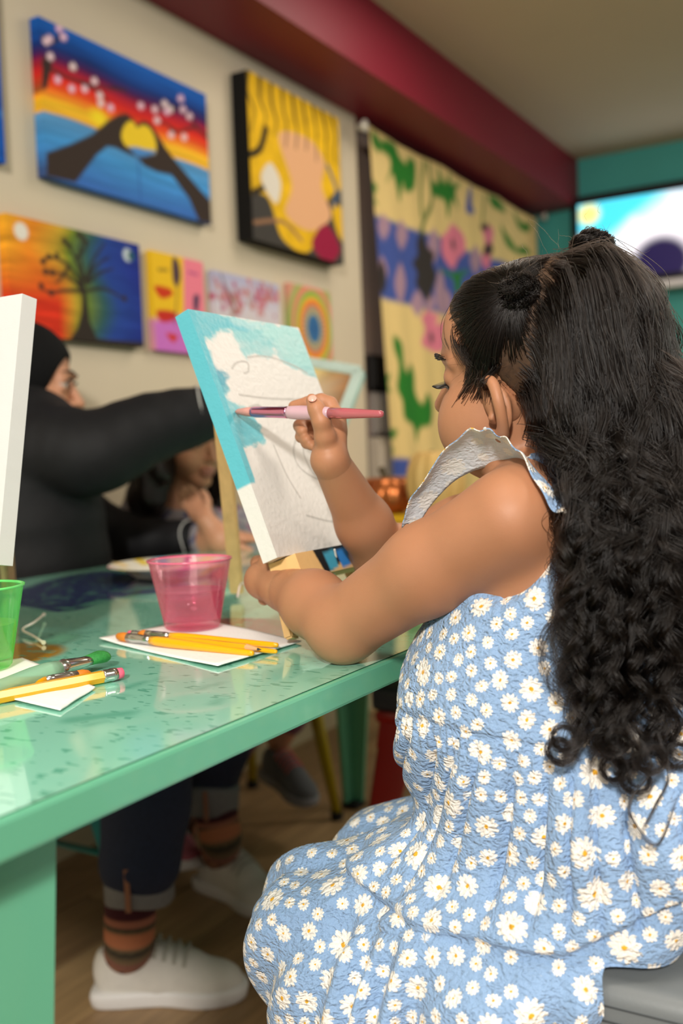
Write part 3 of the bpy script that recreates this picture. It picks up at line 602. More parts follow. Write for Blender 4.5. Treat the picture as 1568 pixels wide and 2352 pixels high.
o = tag(new('paper_plate', me, None, mat('coated_paper', 'ffffff', .45, attr='paint'), True), 'white paper plate with colourful paint blotched rim used as a palette', 'plate'); md = o.modifiers.new('card', 'SOLIDIFY'); md.thickness = .0012
pp = new('paint_puddle', lathe([(0,.006),(.02,.0055),(.028,.003),(.029,.001)], 24, (pc[0]-.035, pc[1]-.02, pc[2]+.0014)), o, mat('orange_paint', 'ea4a1c', .25), True)

# ------------------------------------------------------------------ yellow table, pumpkins, stools, chairs
M_ytab = mat('yellow_enamel', 'dcae1e', .35, coat=.2)
def plain_table(name, x0, x1, y0, y1, z, m, label):
    t = empty(name, ((x0+x1)/2, (y0+y1)/2, 0), label, 'table')
    new('tabletop', box(((x0+x1)/2, (y0+y1)/2, z-.012), (x1-x0, y1-y0, .024), bev=.004), t, m)
    for x, y in ((x0+.04,y0+.04),(x1-.04,y0+.04),(x1-.04,y1-.04),(x0+.04,y1-.04)): new('leg', beam((x, y, z-.024), (x, y, .0), .06, .06, .03, .03, side=(0,1,0), bev=.003), t, m)
plain_table('steel_table', 2.49, 3.25, 1.06, 1.80, .794, M_ytab, 'yellow metal table carrying the pumpkins past the mint table')
def pumpkin(c, R, h, ribs, depth, m, ms, label, stem=.03, tall=1):
    o = None; V, Fc = [], []; nu, nv = ribs*8, 28
    for j in range(nv+1):
        t = math.pi*j/nv
        for i in range(nu):
            a = 2*math.pi*i/nu; rb = 1-depth*abs(math.cos(ribs*a/2))**3*math.sin(t)
            r_ = R*math.sin(t)**.8*rb; z = -math.cos(t)*h/2
            z *= 1-.0; z += (-.14*h*math.exp(-(t-math.pi)**2*6) if j else 0)+.1*h*math.exp(-t*t*6)
            V.append((c[0]+r_*math.cos(a), c[1]+r_*math.sin(a), c[2]+h/2+z))
    for j in range(nv):
        for i in range(nu): Fc.append((j*nu+i, j*nu+(i+1) % nu, (j+1)*nu+(i+1) % nu, (j+1)*nu+i))
    V = np.array(V); V[:,2] += c[2]-V[:,2].min()+.001
    o = tag(new('pumpkin', mesh(V, Fc), None, m, True), label, 'pumpkin')
    zt = V[V[:,2].argmax()][2]-.02*h/.1
    new('stem', tube([(c[0], c[1], zt-.01), (c[0]+.002, c[1], zt+stem*.5), (c[0]+.012, c[1]+.012, zt+stem), (c[0]+.02, c[1]+.02, zt+stem*1.2)], [.015, .010, .009, .011], 9), o, ms, True)
M_stem = mat('dry_stem', '4d4226', .8, var=.2)
q = on(888, 1150, 1, 1.37)
pumpkin((2.57, 1.37, .794), .095, .125, 10, .10, mat('copper_paint', 'b86a38', .3, metal=.75), M_stem, 'shiny copper pumpkin with a dark stem on the yellow table', .04)
q2 = at(1000, 1100, 2.8)
pumpkin((q2[0], q2[1], .794), .085, .21, 12, .10, mat('straw_gourd', 'cfa964', .6, var=.15, scale=8), M_stem, 'tall straw coloured ribbed pumpkin beside the copper one', .03)

def tolix_stool(c, rot, h, m, label, cush=None, name='stool', w=.30):
    t = empty(name, (c[0], c[1], 0), label, 'stool'); Rz = Matrix.Rotation(rot, 3, 'Z'); P0 = Vector((c[0], c[1], 0))
    q = lambda x, y, z: P0+Rz @ Vector((x, y, z))
    seat = box((0,0,0), (w, w, .025), bev=.01); seat.transform(Matrix.Translation(q(0,0,h-.0125)) @ Rz.to_4x4()); new('seat', seat, t, m)
    k = w/2-.01; kb = k+.055
    sk = join(*[hexa([q(sx*k+ (0 if sy else 0), sy*k, h-.08) for sx, sy in ((-1,s),(1,s))][:0] or [q(-k-.008,s*(k+.006)-.002,h-.075), q(k+.008,s*(k+.006)-.002,h-.075), q(k+.008,s*(k+.006)+.002,h-.075), q(-k-.008,s*(k+.006)+.002,h-.075), q(-k,s*k-.002,h-.02), q(k,s*k-.002,h-.02), q(k,s*k+.002,h-.02), q(-k,s*k+.002,h-.02)]) for s in (-1,1)],
              *[hexa([q(s*(k+.006)-.002,-k-.008,h-.075), q(s*(k+.006)+.002,-k-.008,h-.075), q(s*(k+.006)+.002,k+.008,h-.075), q(s*(k+.006)-.002,k+.008,h-.075), q(s*k-.002,-k,h-.02), q(s*k+.002,-k,h-.02), q(s*k+.002,k,h-.02), q(s*k-.002,k,h-.02)]) for s in (-1,1)])
    new('skirt', sk, t, m)
    for sx in (-1, 1):
        for sy in (-1, 1):
            a, b = q(sx*k, sy*k, h-.03), q(sx*kb, sy*kb, .012); wt, wb = .085, .035; th = .004
            X, Y = Rz @ Vector((-sx,0,0)), Rz @ Vector((0,-sy,0))
            lg = join(hexa([b, b+X*wb, b+X*wb+Y*th, b+Y*th, a, a+X*wt, a+X*wt+Y*th, a+Y*th]), hexa([b, b+Y*wb, b+Y*wb+X*th, b+X*th, a, a+Y*wt, a+Y*wt+X*th, a+X*th]))
            bm = bmesh.new(); bm.from_mesh(lg); bmesh.ops.recalc_face_normals(bm, faces=bm.faces); bm.to_mesh(lg); bm.free()
            l_ = new('leg', lg, t, m); new('foot_cap', box(b+(X+Y)*.014-Vector((0,0,.006)), (.036,.036,.012), bev=.003), l_, M_rub)
    zb = h*.45; kk = k+.055*(h-zb)/h-.004
    for a, b in (((-kk,-kk),(kk,kk)), ((-kk,kk),(kk,-kk))): new('brace', beam(q(*a,zb), q(*b,zb), .02, .004), t, m)
    if cush:
        me = box((0,0,0), (w+.01, w+.01, cush[1]), bev=.014); me.transform(Matrix.Translation(q(0,0,h+cush[1]/2)) @ Rz.to_4x4())
        cu = new('cushion', me, t, cush[0], True)
        s = (w+.01)/2+.0006; zz = h+cush[1]*.55
        for dz in (-.006, .006): new('stitching', tube([q(x, y, zz+dz) for x, y in ((-s+.02,-s),(s-.02,-s),(s,-s+.02),(s,s-.02),(s-.02,s),(-s+.02,s),(-s,s-.02),(-s,-s+.02),(-s+.02,-s))], .0008, 5), cu, mat('seam_thread', '3c4042', .8) if 'seam_thread' not in bpy.data.materials else bpy.data.materials['seam_thread'])
    return t
M_gcu = mat('grey_vinyl', '6f7476', .42, bump=.1, bscale=500); M_dcu = mat('charcoal_vinyl', '3b3d44', .5)
M_red = mat('red_enamel', 'a81a10', .3, coat=.3); M_gun = mat('gunmetal_enamel', '3f4346', .35, metal=.5)
tolix_stool((1.872, .812), 0, .452, M_red, 'red metal stool with charcoal cushion tucked under the mint table', (M_dcu, .05))
tolix_stool((.885, .24), 0, .505, M_gun, 'stool with grey stitched vinyl cushion under the girl in the daisy dress', (M_gcu, .05), w=.31)
tolix_stool((1.40, 1.56), math.pi/4, .45, mat('teal_enamel', '1f8a86', .35, coat=.2), 'teal metal stool under the woman in the black jacket', None)
M_ych = mat('mustard_enamel', 'b8a614', .35, coat=.2)
ch = empty('metal_chair', (2.09, 1.58, 0), 'mustard yellow metal chair whose splayed legs show under the mint table', 'chair')
cR3 = Matrix.Rotation(math.radians(-18.4), 4, 'Z'); cT = Matrix.Translation((2.10, 1.60, 0)) @ cR3
def cpart(name, me, par, m, sm=False): me.transform(cT); return new(name, me, par, m, sm)
Vc = Vector
cpart('seat', box((0,0,.445), (.35,.34,.022), bev=.008), ch, M_ych)
for sx in (-1, 1):
    for sy in (-1, 1):
        a, b = Vc((sx*.14, sy*.13, .437)), Vc((sx*.185, sy*.19, .02))
        l_ = cpart('leg', tube([a, b], [.027,.015], 10, flat=.7), ch, M_ych, True); cpart('foot_cap', tube([b+Vc((0,0,.004)), b-Vc((0,0,.02))], [.017,.017], 10), l_, M_rub)
cpart('backrest', beam((0,.152,.455), (0,.18,.80), .14, .004, .18, .004, side=(0,1,0)), ch, M_ych)
cpart('back_frame', tube(spline([Vc(q) for q in ((-.155,.150,.44),(-.16,.16,.62),(-.12,.18,.79),(0,.185,.82),(.12,.18,.79),(.16,.16,.62),(.155,.150,.44))], 30), .011, 10), ch, M_ych, True)

# ------------------------------------------------------------------ bodies: smooth unions of tapered limbs, meshed by surface nets
class Field:
    def __init__(s, lo, hi, h):
        s.lo, s.h = np.array(lo, float), h; s.n = np.ceil((np.array(hi)-s.lo)/h).astype(int)+1; s.d = np.full(s.n, .03, np.float32)
    def _box(s, lo, hi, pad):
        i0 = np.clip(np.floor((np.array(lo)-pad-s.lo)/s.h).astype(int), 0, s.n-1); i1 = np.clip(np.ceil((np.array(hi)+pad-s.lo)/s.h).astype(int)+1, 1, s.n)
        if np.any(i1 <= i0): return None, None
        g = np.meshgrid(*[s.lo[k]+s.h*np.arange(i0[k], i1[k]) for k in range(3)], indexing='ij', sparse=True)
        return tuple(slice(a, b) for a, b in zip(i0, i1)), g
    def _mix(s, sl, d, k, sub):
        a = s.d[sl]; d = d.astype(np.float32)
        if sub:
            h = np.clip(.5-.5*(d+a)/k, 0, 1); s.d[sl] = a*(1-h)+(-d)*h+k*h*(1-h)
        else:
            h = np.clip(.5+.5*(d-a)/k, 0, 1); s.d[sl] = d*(1-h)+a*h-k*h*(1-h)
    def cap(s, a, b, ra, rb=None, k=.01, sub=False):
        a, b = np.asarray(a, float), np.asarray(b, float); rb = ra if rb is None else rb; R = max(ra, rb)
        sl, g = s._box(np.minimum(a, b)-R, np.maximum(a, b)+R, k+.03)
        if sl is None: return
        e = b-a; L2 = max(e @ e, 1e-12); x, y, z = g[0]-a[0], g[1]-a[1], g[2]-a[2]
        t = np.clip((x*e[0]+y*e[1]+z*e[2])/L2, 0, 1)
        d = np.sqrt((x-t*e[0])**2+(y-t*e[1])**2+(z-t*e[2])**2)-(ra+(rb-ra)*t); s._mix(sl, d, k, sub)
    def chain(s, pts, rads, k=.01, sub=False):
        for i in range(len(pts)-1): s.cap(pts[i], pts[i+1], rads[i], rads[i+1], k, sub)
    def ell(s, c, r, k=.01, rot=None, sub=False):
        c, r = np.asarray(c, float), np.asarray(r, float); R = r.max()
        sl, g = s._box(c-R, c+R, k+.03)
        if sl is None: return
        x, y, z = g[0]-c[0], g[1]-c[1], g[2]-c[2]
        if rot is not None:
            m = np.array(rot); X = m[0,0]*x+m[0,1]*y+m[0,2]*z; Y = m[1,0]*x+m[1,1]*y+m[1,2]*z; Z = m[2,0]*x+m[2,1]*y+m[2,2]*z
        else: X, Y, Z = x, y, z
        k0 = np.sqrt((X/r[0])**2+(Y/r[1])**2+(Z/r[2])**2)+1e-9; k1 = np.sqrt((X/r[0]**2)**2+(Y/r[1]**2)**2+(Z/r[2]**2)**2)+1e-9
        s._mix(sl, k0*(k0-1)/k1, k, sub)
    def clip_fn(s, fn):          # keep fn <= 0
        g = np.meshgrid(*[s.lo[k]+s.h*np.arange(s.n[k]) for k in range(3)], indexing='ij', sparse=True)
        s.d = np.maximum(s.d, fn(*g).astype(np.float32))
    def verts(s, smooth=2):
        d = s.d; n = s.n; ins = d < 0
        c = [ins[i:n[0]-1+i, j:n[1]-1+j, k:n[2]-1+k] for i in (0,1) for j in (0,1) for k in (0,1)]
        tot = np.zeros(tuple(n-1), np.int8)
        for a in c: tot += a
        cell = np.argwhere((tot > 0) & (tot < 8)); idx = np.full(tuple(n-1), -1, np.int32); idx[tuple(cell.T)] = np.arange(len(cell))
        acc = np.zeros((len(cell), 3)); cnt = np.zeros(len(cell)); offs = [(i,j,k) for i in (0,1) for j in (0,1) for k in (0,1)]
        dv = np.stack([d[cell[:,0]+i, cell[:,1]+j, cell[:,2]+k] for i,j,k in offs], 1).astype(float)
        for a in range(8):
            for b in range(a+1, 8):
                oa, ob = np.array(offs[a]), np.array(offs[b])
                if np.abs(oa-ob).sum() != 1: continue
                m = (dv[:,a] < 0) != (dv[:,b] < 0); t = dv[m,a]/(dv[m,a]-dv[m,b]); acc[m] += oa+t[:,None]*(ob-oa); cnt[m] += 1
        V = s.lo+s.h*(cell+acc/cnt[:,None]); F_ = []
        for ax in range(3):
            u, v = (ax+1) % 3, (ax+2) % 3
            sa = [slice(1, n[k]-1) for k in range(3)]; sa[ax] = slice(0, n[ax]-1); sb = list(sa); sb[ax] = slice(1, n[ax])
            A, B = ins[tuple(sa)], ins[tuple(sb)]; off = np.ones(3, int); off[ax] = 0
            for flip in (0, 1):
                p = np.argwhere((A & ~B) if not flip else (~A & B))+off
                q = []
                for du, dv_ in ((-1,-1),(0,-1),(0,0),(-1,0)):
                    r = p.copy(); r[:,u] += du; r[:,v] += dv_; q.append(idx[tuple(r.T)])
                q = np.stack(q, 1); F_.append(q[:, ::-1] if flip else q)
        Fq = np.concatenate(F_); Fq = Fq[(Fq >= 0).all(1)]
        E_ = np.concatenate([Fq[:, [i, (i+1) % 4]] for i in range(4)])
        deg = np.bincount(E_.ravel(), minlength=len(V)).astype(float)
        for it in range(smooth):
            for lam in (.6, -.53):
                S_ = np.stack([np.bincount(E_[:,0], V[E_[:,1], k], len(V))+np.bincount(E_[:,1], V[E_[:,0], k], len(V)) for k in range(3)], 1)
                V = V+lam*(S_/np.maximum(deg, 1)[:,None]-V)
        return V, Fq
def fmesh(V, Fq, name='m'):
    me = bpy.data.meshes.new(name); me.vertices.add(len(V)); me.vertices.foreach_set('co', np.asarray(V, np.float32).ravel())
    nq = len(Fq); me.loops.add(nq*4); me.polygons.add(nq); me.loops.foreach_set('vertex_index', np.asarray(Fq, np.int32).ravel())
    me.polygons.foreach_set('loop_start', np.arange(0, nq*4, 4, dtype=np.int32)); me.polygons.foreach_set('loop_total', np.full(nq, 4, np.int32))
    me.polygons.foreach_set('use_smooth', np.ones(nq, bool)); me.update(calc_edges=True); me.validate(); return me
def fnormals(V, Fq):
    n = np.cross(V[Fq[:,2]]-V[Fq[:,0]], V[Fq[:,3]]-V[Fq[:,1]]); N = np.zeros_like(V)
    for k in range(4):
        for a in range(3): N[:,a] += np.bincount(Fq[:,k], n[:,a], len(V))
    return N/np.maximum(np.linalg.norm(N, axis=1), 1e-12)[:,None]
def merge(parts):
    V, Q, o = [], [], 0
    for v, q in parts: V.append(v); Q.append(q+o); o += len(v)
    return np.concatenate(V), np.concatenate(Q)
def rotm(fwd, up=(0,0,1)):        # rows: right, forward, up
    f = np.array(fwd, float); f /= np.linalg.norm(f); r = np.cross(f, up); r /= np.linalg.norm(r); return np.stack([r, f, np.cross(r, f)])
def strands(name, lines, radii, m, parent, taper=.35):
    """hair: list of (k x 3) arrays -> one curves object"""
    cv_ = bpy.data.hair_curves.new(name); cv_.add_curves([len(l) for l in lines])
    P = np.concatenate(lines).astype(np.float32); cv_.attributes['position'].data.foreach_set('vector', P.ravel())
    R = np.concatenate([r*np.interp(np.linspace(0, 1, len(l)), [0, .1, .7, 1], [.8, 1, .9, taper]) for l, r in zip(lines, radii)]).astype(np.float32)
    a = cv_.attributes.get('radius') or cv_.attributes.new('radius', 'FLOAT', 'POINT'); a.data.foreach_set('value', R)
    cv_.materials.append(m); o = bpy.data.objects.new(name, cv_); COL.objects.link(o); o.parent = parent; o.matrix_parent_inverse = parent.matrix_basis.inverted(); return o
M_skin = mat('warm_brown_skin', 'ad7959', .5, var=.06, scale=25, bump=.06, bscale=700, sss=.12, spec=.4)
M_skin2 = mat('light_brown_skin', 'c08a6a', .5, var=.06, scale=25, sss=.1)
M_hair = mat('black_hair', '15100d', .38, spec=.6)
M_eye = mat('eye_dark', '1c1412', .2); M_lip = mat('lip_rose', '9c5a50', .5)
# ------------------------------------------------------------------ the girl who paints
girl = empty('person', (.885, .27, .56), 'girl with long black curly hair in a blue daisy dress, painting a canvas', 'person')
HS = .95; HC = np.array([.890, .312, 1.045]); HM = rotm((-.13, .97, .0), (-.22, 0, .97))      # head centre; rows right, forward, up
def hl(x, y, z): return HC+HS*np.array([x, y, z]) @ HM
def cord3(p): return (np.asarray(p)-HC) @ HM.T
SL, EL, WL = np.array([.788,.303,.903]), np.array([.808,.481,.8005]), np.array([.868,.588,.826])
SR, ER, WR = np.array([1.0,.35,.905]), at(884,1292,1.10), at(757,1056,1.005)
f = Field((.60,.10,.62), (1.10,.74,1.18), .0024)
f.ell((.885,.285,.82), (.108,.088,.13), .03); f.ell((.88,.295,.71), (.112,.112,.11), .03)
f.cap(SL+[.02,.0,0], SR-[.02,0,0], .038, .038, .03); f.cap((.84,.30,.915), (.94,.315,.92), .036, .036, .03)
f.cap((.888,.30,.90), hl(0,-.012,-.05), .043, .040, .025)
f.ell(hl(0,-.010,.010), (.072,.088,.080), .02, HM); f.ell(hl(0,.026,-.042), (.058,.058,.066), .02, HM); f.ell(hl(0,.03,.028), (.060,.054,.052), .02, HM)
for s in (-1, 1):
    f.ell(hl(s*.036,.050,-.056), (.034,.041,.042), .02, HM)
    f.ell(hl(s*.030,.082,-.010), (.013,.010,.009), .008, HM, True)
    f.ell(hl(s*.030,.072,-.008), (.0145,.0125,.0115), .003, HM)
    f.cap(hl(s*.012,.085,.010), hl(s*.045,.070,.008), .006, .005, .008)
    f.cap(hl(s*.007,.091,-.041), hl(s*.009,.088,-.040), .0052, .005, .005)
f.ell(hl(0,.058,-.094), (.026,.024,.019), .02, HM); f.cap(hl(0,.082,-.012), hl(0,.098,-.040), .0065, .0085, .010)
f.ell(hl(0,.087,-.064), (.019,.008,.0062), .005, HM); f.ell(hl(0,.086,-.073), (.016,.009,.0062), .005, HM); f.cap(hl(-.014,.094,-.0685), hl(.014,.094,-.0685), .0016, k=.004, sub=True)
f.chain([SL, SL*.55+EL*.45+[-.004,0,.002], EL], [.0415,.0385,.034], .018); f.chain([EL, EL*.55+WL*.45+[-.001,0,.004], WL], [.034,.0325,.0225], .012)
f.chain([SR, SR*.5+ER*.5, ER], [.041,.037,.032], .018); f.chain([ER, ER*.6+WR*.4, WR], [.031,.0292,.0185], .012)
body = [f.verts(2)]
# left ear
ear = Field(hl(-.10,-.05,-.09)-.03, hl(-.05,.03,.02)+.05, .0011)
eF, eU = np.array([.42,.86,0]), np.array([-.0,.1,1.0])        # the shell's own forward and up
eu = rotm((.52,.85,-.1), (-.1,.12,.98)); eC = at(1143,940,.866)
def el(x, y, z): return eC+np.array([x, y, z]) @ eu
ring = [el(*q) for q in ((.004,.010,-.004),(.0,.011,.010),(-.003,.006,.021),(-.006,-.004,.0255),(-.009,-.013,.020),(-.011,-.017,.008),(-.010,-.016,-.004),(-.007,-.011,-.015),(-.004,-.003,-.0225),(.0,.004,-.0225))]
ring = spline(ring, 34); ear.chain(ring, np.interp(np.linspace(0,1,34), np.linspace(0,1,10), [.0028,.0036,.0040,.0042,.0044,.0045,.0043,.0044,.0060,.0052]), .002)
ear.ell(el(.005,.001,.0), (.005,.012,.020), .006, eu); ear.chain([el(-.003,-.008,.012), el(-.005,-.011,.0), el(-.003,-.006,-.012)], [.003,.0035,.003], .004)
ear.ell(el(-.004,-.001,-.004), (.0085,.0068,.0078), .003, eu, True); ear.ell(el(-.004,-.001,.012), (.005,.0035,.009), .003, eu, True); ear.cap(el(.0,.009,-.008), el(-.004,.006,-.006), .004, .003, .004)
ear.cap(el(.008,.006,.004), el(.02,.010,.0), .012, .014, .006)
body.append(ear.verts(2))
# right hand with the brush
TIP, BE = np.array([.852,.6285,1.013]), at(880,951,.945)
bd = (BE-TIP)/np.linalg.norm(BE-TIP)
h = Field(WR-[.07,.07,.05], WR+[.07,.12,.11], .0013)
h.cap(ER*.25+WR*.75, WR, .0215, .0185, .01); K = at(768,965,1.018)
h.cap(WR, at(760,1000,1.012), .0182, .0150, .006); h.ell(at(757,1000,1.012), (.0100,.0160,.026), .006, HM); h.cap(at(768,985,1.022), at(772,958,1.018), .0125, .0105, .010)
def fing(pts, r, k=.0022): h.chain(pts, np.linspace(r, r*.74, len(pts)), k)
fing([at(773,958,1.020), at(757,929,1.024), at(738,921,1.026), at(708,926,1.030), at(676,934,1.036)], .0088)              # index, over the brush
fing([at(762,985,1.034), at(735,962,1.046), at(705,962,1.044), at(688,978,1.030), at(694,990,1.018)], .0082)              # middle, curled under
fing([at(757,1002,1.036), at(728,985,1.046), at(700,988,1.040), at(692,1003,1.026), at(704,1010,1.016)], .0078)
fing([at(752,1018,1.034), at(728,1006,1.040), at(708,1008,1.032), at(704,1018,1.02), at(716,1024,1.014)], .0068)
h.chain([at(752,1046,1.004), at(746,1004,.993), at(738,968,.986), at(727,940,.986), at(716,918,.990)], [.0075,.0098,.0085,.0078,.0060], .006)       # thumb
body.append(h.verts(2))
# left hand round the easel leg
g = Field(WL-[.07,.07,.06], WL+[.09,.10,.07], .0014)
g.cap(EL*.2+WL*.8, WL, .0245, .0225, .01); P1 = WL+[.010,.030,.006]
g.cap(WL, P1, .022, .019, .012); g.ell(WL+[.012,.034,.004], (.015,.024,.020), .01)
for i, dz in enumerate((.016,.003,-.010,-.021)):
    b0 = WL+np.array([.020,.046-.002*i,dz+.004]); g.chain([b0, b0+[.016,.012,.001], b0+[.034,.002,.0], b0+[.036,-.016,-.001], b0+[.026,-.022,-.001]], np.linspace(.0085,.0064,5)*(1-.06*i), .0022)
g.chain([WL+[.004,.012,.014], WL+[.008,.024,.026], WL+[.022,.022,.030], WL+[.034,.012,.028]], [.012,.010,.0088,.0068], .004)
body.append(g.verts(2))
# hips, legs and feet inside the skirt
lo = Field((.70,.10,.18), (1.10,.66,.74), .006)
lo.ell((.885,.25,.645), (.125,.105,.085), .04)
for x, kx in ((.825,.80),(.945,.955)):
    lo.cap((x,.27,.600), (kx,.515,.515), .058, .045, .03); lo.chain([(kx,.52,.512), (kx,.515,.42), (kx,.49,.27)], [.044,.042,.026], .02); lo.cap((kx,.49,.255), (kx,.59,.225), .026, .022, .015)
body.append(lo.verts(2))
me = fmesh(*merge(body)); me.materials.append(M_skin); new('body', me, girl)
for s in (-1, 1):
    new('eye', lathe([(0,-.0112),(.006,-.0095),(.0105,-.004),(.0112,0),(.0105,.004),(.006,.0095),(0,.0112)], 20, hl(s*.030,.0735,-.0125), HM[1]), girl, M_eye, True)
ll = []
for s in (-1, 1):
    for i in range(26):
        a = -1+2*i/25; b0 = hl(s*.030+.0125*a, .0855-.006*a*a, -.0165+.001*a*a); ll.append(np.array([b0, b0+np.array([s*.001+.002*a,.006,-.001]) @ HM, b0+np.array([s*.002+.004*a,.0105,.0015]) @ HM]))
strands('eyelash', ll, [.00035]*len(ll), M_hair, girl)
bl = []
for s in (-1, 1):
    for i in range(90):
        a = rng.uniform(-1, 1); b0 = hl(s*.031+.016*a, .0905-.010*(a*s+.3)**2*.9, .013+.003*rng.normal()*.5-.003*a*a); bl.append(np.array([b0, b0+np.array([s*.004,.0015,.001]) @ HM, b0+np.array([s*.009,-.002,.0012]) @ HM]))
strands('eyebrow', bl, [.0003]*len(bl), M_hair, girl)
new('lips', fmesh(*(lambda q: (q.ell(hl(0,.0875,-.0645), (.0175,.0082,.0055), .003, HM), q.ell(hl(0,.0868,-.0735), (.0150,.0092,.0056), .003, HM), q.verts(1))[2])(Field(hl(0,.08,-.07)-.03, hl(0,.08,-.07)+.03, .0012))), girl, M_lip, True)
for px, py, z in ((716,916,.984),):
    pass
new('fingernail', lathe([(0,.0012),(.003,.001),(.0042,.0)], 12, at(717,915,.9795), (-.75,-.35,.55)), girl, mat('nail', 'e0a494', .3), True)
er = new('earring', lathe([(0,-.002),(.0016,-.0012),(.002,0),(.0016,.0012),(0,.002)], 12, at(1114,985,.848)), girl, mat('clear_crystal', 'f2f2f2', .05, metal=.6), True)

# ---- the brush in her hand
br_ = empty('paintbrush', TIP, 'rose gold paintbrush with clear pink handle held in the girl\'s right hand', 'paintbrush')
L = np.linalg.norm(BE-TIP); pt = lambda s: TIP+bd*s
sd = [s*L for s in (0,.03,.11,.16,.165,.38,.395,.42,.60,.66,.97,.99,1)]
M_rose = mat('rose_gold', 'd98fb4', .18, metal=1); M_pgrip = mat('frosted_pink_grip', 'e3bcc8', .35, trans=.3); M_ph = mat('pink_acrylic_handle', 'cf6f78', .12, trans=.35, coat=.5)
new('bristles', tube([pt(s) for s in (0,.004,.014,.024)], [.002,.0052,.0062,.0060], 16, flat=[.5,.6,.75,.85]), br_, mat('rose_bristle', 'c08a80', .6, bump=.4, bscale=900), True)
new('ferrule', tube([pt(s) for s in (.023,.026,.05,.066,.068,.070)], [.0062,.0064,.0058,.0060,.0063,.0060], 20, flat=[.85,.9,1,1,1,1]), br_, M_rose, True)
new('grip', tube([pt(s) for s in (.069,.072,.085,.105,.118,.122)], [.0058,.0066,.0072,.0070,.0062,.0054], 20), br_, M_pgrip, True)
new('handle', tube([pt(s) for s in (.120,.14,L-.012,L-.004,L-.001,L)], [.0056,.0054,.0040,.0038,.0030,.0015], 18), br_, M_ph, True)

# ---- the dress
def daisy_attr(V, N, seed, rmin=.0064, rmax=.0135, gap=.0012, skip=None):
    r = np.random.default_rng(seed); acc, grid = [], {}; cs = .034
    for i in r.permutation(len(V)):
        p = V[i]; R = r.choice([rmin, .0085, .0108, rmax], p=[.28,.22,.25,.25]); c = tuple(np.floor(p/cs).astype(int)); ok = True
        for dx in (-1,0,1):
            for dy in (-1,0,1):
                for dz in (-1,0,1):
                    for j in grid.get((c[0]+dx, c[1]+dy, c[2]+dz), ()):
                        q, Rq, _ = acc[j]
                        if (p[0]-q[0])**2+(p[1]-q[1])**2+(p[2]-q[2])**2 < (R+Rq+gap)**2: ok = False; break
                    if not ok: break
                if not ok: break
            if not ok: break
        if ok: grid.setdefault(c, []).append(len(acc)); acc.append((p, R, i))
        if len(acc) > 2600: break
    A = np.tile(np.array([2., 0., 2.]), (len(V), 1)); B = np.zeros((len(V), 3)); kd = KDTree(len(V))
    for i, p in enumerate(V): kd.insert(p, i)
    kd.balance()
    for p, R, i in acc:
        n = N[i]; t = np.cross(n, r.normal(size=3)); t /= np.linalg.norm(t); b = np.cross(n, t); q = r.uniform(.85, 1.12)
        for co, j, d in kd.find_range(p, R*1.5):
            e = V[j]-p; x, y = e @ t/R*q, e @ b/R/q; rad = math.hypot(x, y)
            if abs(d/R) < 1.5 and rad < A[j,2]: A[j] = (x, y, max(rad, d/R*.9))
    return A
def put_attr(me, name, A):
    a = me.attributes.new(name, 'FLOAT_VECTOR', 'POINT'); a.data.foreach_set('vector', A.astype(np.float32).ravel())
